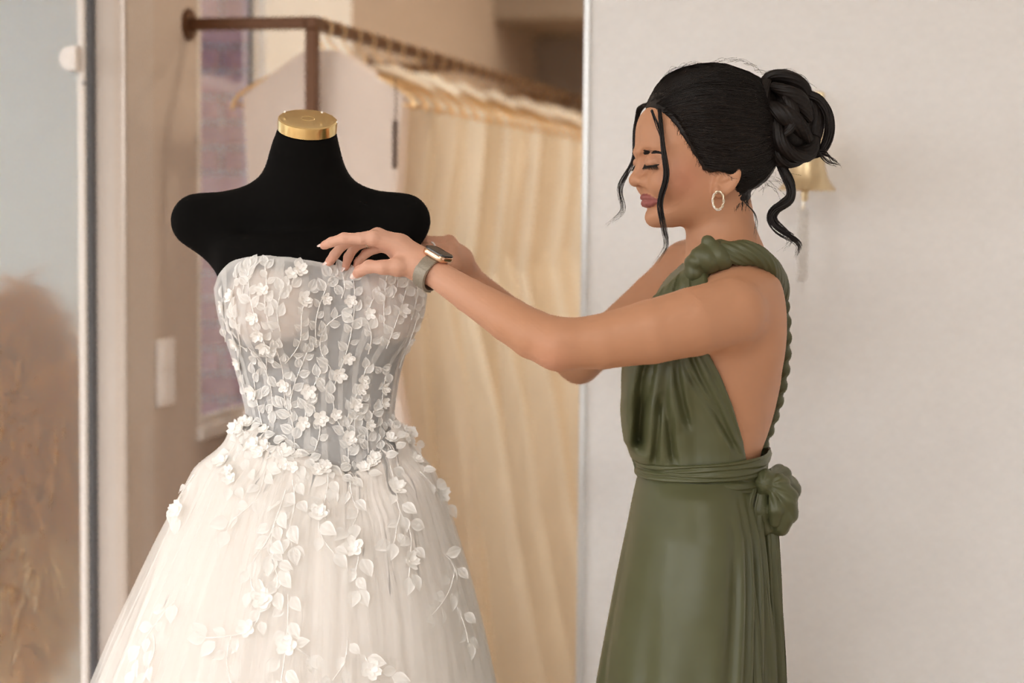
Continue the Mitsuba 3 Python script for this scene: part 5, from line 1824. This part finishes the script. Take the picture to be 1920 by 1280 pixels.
# ------------------------------------------------------------------ brass rail on the left wall with bridal gowns on hangers
scene['m_rail'] = pbr((.105, .042, .016), .36, .45, spec=.4)
scene['m_hanger'] = {'type': 'twosided', 'bsdf': {'type': 'principled', 'base_color': rgb(.86, .60, .33), 'metallic': 1.0, 'roughness': 0.16}}
RA = 0.0
FB, FZ = on_plane_a(352, 46, 0.0)
cx, cz = on_plane_b(586, 50, FB)
RAILA, RAILZ = cx, FZ
rack = thing('garment_rail', 'brass coloured square garment rail fixed to the side wall beside the window', 'clothes rail')
RT = .0125
END = 3.6
obj('rail', rbox(RAILA - RT, RAILA + RT, FB - RT, END, RAILZ - RT, RAILZ + RT, .002), 'm_rail', rack, smooth=30)
for k, b in enumerate([FB, on_plane_a(688, 126, 0.0)[0], 2.95]):
    obj('crossbar', rbox(.004, RAILA - RT, b - RT, b + RT, RAILZ - RT, RAILZ + RT, .002), 'm_rail', rack, smooth=30)
    fl = lathe([(0, 0), (.034, 0), (.034, .006), (.031, .009), (0, .009)], 32)
    fl.apply_transform(trimesh.transformations.rotation_matrix(math.pi / 2, [0, 1, 0]))
    fl.apply_translation([0.0, b, RAILZ])
    fl.apply_transform(ROOM)
    obj('wall_flange', fl, 'm_rail', rack, smooth=40)
for b in (FB, 2.95):
    obj('post', rbox(RAILA - RT, RAILA + RT, b - RT, b + RT, 0.0, RAILZ - RT, .002), 'm_rail', rack, smooth=30)

hrng = np.random.default_rng(31)
HW = .205                                       # half width of a hanger
arm = smooth_curve([(-HW, 0, -.170), (-HW * .95, 0, -.145), (-HW * .55, 0, -.098), (-.02, 0, -.066), (0, 0, -.062), (.02, 0, -.066), (HW * .55, 0, -.098), (HW * .95, 0, -.145), (HW, 0, -.170)], 41)
bar = np.array([(-HW * .97, 0, -.160), (0, 0, -.164), (HW * .97, 0, -.160)])
t = np.linspace(-.25 * np.pi, np.pi, 18)
hook = np.vstack([np.stack([.0205 * np.cos(t), 0 * t, .0205 * np.sin(t) + .0], 1)[::1], [[-.0205, 0, -.008], [-.012, 0, -.024], [0, 0, -.036], [0, 0, -.064]]])
H_SHOULDERS, H_BAR, H_HOOK = (mikit.ply(tube(x, r, 8), 'm_hanger', smooth=True) for x, r in ((arm, .0042), (bar, .0030), (hook, .0024)))

GOWNS = []
for k, c in enumerate([(.90, .82, .70), (.85, .76, .63), (.92, .88, .80), (.77, .66, .52), (.86, .75, .68)]):
    scene[f'm_gown_{k}'] = pbr(mikit.proc(lambda p, n, uv, c=c: mi.Color3f(list(c)) * (.90 + .16 * mikit.fbm(p.x * 14, p.y * 14, p.z * 5, 3))), .75, spec=.2, sheen=.3)
    GOWNS.append(f'm_gown_{k}')


def gown_meshes(seed, full, neck):
    """skirt, bodice and straps of a hanging gown; x along the hanger, y along the rail, z = 0 at the rail"""
    r_ = np.random.default_rng(seed)
    n = 110
    A = np.linspace(0, 2 * np.pi, n, endpoint=False)
    zt, zw, zb = -.140 - .012 * neck, -.42 - .22 * r_.random(), -1.74
    hb = [(zt, .178, .030), (zt - .10, .172, .046), (zw + .08, .150, .047), (zw, .138, .045)]
    hs = [(zw, .138, .045), (zw - .10, .158, .048), (zw - .35, .210 * full, .056), (zw - .7, .255 * full, .060), (zb, .31 * full, .064)]

    def loft(keys, nz, fold, top=False):
        keys = np.array(keys)[::-1]
        z = np.linspace(keys[-1, 0], keys[0, 0], nz)
        a, b = PchipInterpolator(keys[:, 0], keys[:, 1])(z), PchipInterpolator(keys[:, 0], keys[:, 2])(z)
        d = np.clip((keys[-1, 0] - z) / .5, 0, 1.5)[:, None]
        f = 1 + fold * d * (meshkit.fbm(np.stack(np.broadcast_arrays(np.cos(A)[None] * 2.6 + seed, np.sin(A)[None] * 2.6, z[:, None] * .6), -1), 3, seed) - .5) * 2.2
        V = np.stack([a[:, None] * np.cos(A) * f, b[:, None] * np.sin(A) * f, np.broadcast_to(z[:, None], (nz, n))], -1)
        if top:      # shoulders follow the slope of the hanger up to a round neckline
            up = []
            for w in np.linspace(1, 0, 8)[:-1]:
                x = V[0, :, 0] * (1 - .78 * w)
                up.append(np.stack([x, V[0, :, 1] * (1 - .55 * w), zt + (.105 - .012 * neck) * w * (1 - .10 * w) + 0 * x], -1))
            V = np.concatenate([up, V])
        return grid_mesh(V, True, flip=True)
    return loft(hs, 46, .26), loft(hb, 16, .03, True)


VAR = []
for k in range(5):
    ms_ = gown_meshes(60 + k, [1.0, .9, 1.08, .82, .95][k], k % 2)
    VAR.append([mikit.ply(m, GOWNS[k], smooth=True) for m in ms_])
bs = FB + np.array([.065, .155, .26])
bs = np.concatenate([bs, np.arange(bs[-1] + .11, 3.5, .122)])
bs = bs[np.abs(bs - 2.95) > .055]
words = ['first', 'second', 'third', 'fourth', 'fifth', 'sixth', 'seventh', 'eighth', 'ninth', 'tenth', 'eleventh', 'twelfth', 'thirteenth', 'fourteenth', 'fifteenth', 'sixteenth', 'seventeenth', 'eighteenth', 'nineteenth', 'twentieth', 'twenty-first',
         'twenty-second', 'twenty-third', 'twenty-fourth', 'twenty-fifth', 'twenty-sixth', 'twenty-seventh', 'twenty-eighth', 'twenty-ninth', 'thirtieth', 'thirty-first', 'thirty-second', 'thirty-third', 'thirty-fourth', 'thirty-fifth', 'thirty-sixth']
tones = ['champagne', 'beige', 'ivory', 'tan', 'blush']
for i, b in enumerate(bs):
    v = 4 if i < 2 else int(hrng.integers(0, 4))
    M = np.eye(4)
    M[:3, :3] = rotm([0, 0, 1], hrng.normal(0, .025))
    M[:3, 3] = [RAILA + .0, b + hrng.normal(0, .004), RAILZ - .0056]
    M = ROOM @ M
    h = thing('clothes_hanger', f'copper wire clothes hanger, {words[i]} on the brass rail from its near post', 'hanger', 'copper hangers on the brass rail')
    for nm, d in (('shoulders', H_SHOULDERS), ('crossbar', H_BAR), ('hook', H_HOOK)):
        d = dict(d)
        d['to_world'] = T(M.tolist())
        scene[f'{h}__{nm}'] = d
    g = thing('hanging_gown', f'{tones[v]} bridal gown hanging on the brass rail, {words[i]} from its near post', 'dress', 'bridal gowns on the brass rail')
    M2 = M.copy()
    sc = np.diag([hrng.uniform(.92, 1.06), hrng.uniform(.60, .70), 1, 1])
    for nm, d in zip(('skirt', 'bodice'), VAR[v]):
        d = dict(d)
        d['to_world'] = T((M2 @ sc).tolist())
        scene[f'{g}__{nm}'] = d
# a paper tag on a dark cord hangs from the first gown
scene['m_dark_cord'] = pbr((.10, .06, .045), .8)
tg = R(*[RAILA + .165, FB + .05, 0]) + [0, 0, RAILZ]
tag(obj('swing_tag', cat([tube(tg + np.array([[0, 0, -.11], [.001, 0, -.16], [0, 0, -.20]]), .0012, 5), put(box([-.005, -.0006, -.30], [.005, .0006, -.20], .0005), np.vstack([np.hstack([ROOM[:3, :3], tg[:, None]]), [0, 0, 0, 1]]))]), 'm_dark_cord'),
    'narrow dark swing tag hanging beside the first gown on the rail', 'tag')

# ------------------------------------------------------------------ light switch on the side wall
sb, sz = on_plane_a(306, 690, 0.0)
sw = thing('light_switch', 'double light switch plate on the side wall below the rail', 'light switch')
obj('plate', rbox(0, .010, sb - .042, sb + .042, sz - .078, sz + .062, .003), 'm_plastic_white', sw, smooth=30)
obj('rocker', rbox(.008, .014, sb - .030, sb + .030, sz - .002, sz + .052, .002), 'm_plastic_white', sw, smooth=30)
obj('rocker', rbox(.008, .014, sb - .030, sb + .030, sz - .066, sz - .010, .002), 'm_plastic_white', sw, smooth=30)

# ------------------------------------------------------------------ dried pampas grass behind the frosted door
scene['m_pampas'] = pbr(mikit.proc(lambda p, n, uv: mikit.mix((.55, .31, .12), (.40, .20, .07), mikit.fbm(p.x * 30, p.y * 30, p.z * 30, 3))), .9)
scene['m_pampas_pale'] = pbr((.66, .54, .38), .9)
scene['m_pot'] = pbr((.55, .50, .45), .6)
prng = np.random.default_rng(77)
pot = R(-.30, .13, 0)
tag(obj('floor_vase', lathe([(0, 0), (.07, 0), (.085, .03), (.08, .18), (.05, .34), (.045, .36), (.040, .34), (0, .30)], 32, pot), 'm_pot', smooth=40), 'grey floor vase holding dried pampas grass behind the frosted door', 'vase')


def plume(base, tip, width, n, seed):
    """one stem with its feathery head"""
    r_ = np.random.default_rng(seed)
    c = smooth_curve([base, base * .5 + tip * .5 + np.array([0, 0, .10]), tip], 30)
    st = tube(c, np.linspace(.0035, .0012, 30), 5)
    fs = []
    for i in range(n):
        u = r_.uniform(.35, 1.0)
        p = c[int(u * 29)]
        L = width * (1.15 - .8 * abs(u - .62)) * r_.uniform(.5, 1.1)
        d = np.array([r_.normal(0, .8), r_.normal(0, .5), r_.normal(.25, .6)])
        d /= np.linalg.norm(d)
        w = np.linspace(0, 1, 4)[:, None]
        fs.append(tube(p + d * L * w + np.array([0, 0, -.45 * L]) * w ** 2, [.0016, .0024, .0018, .0005], 3, cap=False))
    return st, cat(fs)


stems = []
for k, (a, z, b, pale) in enumerate([(-.30, 1.26, .13, 0), (-.24, 1.18, .16, 0), (-.36, 1.22, .12, 0), (-.42, 1.10, .15, 1), (-.27, 1.02, .12, 0), (-.20, 1.08, .12, 0), (-.48, 1.06, .11, 0), (-.35, 1.12, .10, 0), (-.25, .72, .11, 1), (-.40, .78, .10, 0), (-.32, .70, .11, 0), (-.33, .96, .17, 0), (-.38, .92, .12, 1), (-.22, .90, .15, 0), (-.45, 1.20, .18, 0), (-.30, .86, .10, 0)]):
    st, fe = plume(pot + [0, 0, .32], R(a + .04, b - .045, z + .10), .12, 820, k)
    stems.append((pale, st, fe))
pg = thing('pampas_grass', 'dense tan and cream pampas grass in the vase behind the frosted door', 'pampas grass')
labels[pg]['kind'] = 'stuff'
obj('tan_plumes', cat([m for p_, a_, b_ in stems if not p_ for m in (a_, b_)]), 'm_pampas', pg, kind='stuff')
obj('cream_plumes', cat([m for p_, a_, b_ in stems if p_ for m in (a_, b_)]), 'm_pampas_pale', pg, kind='stuff')
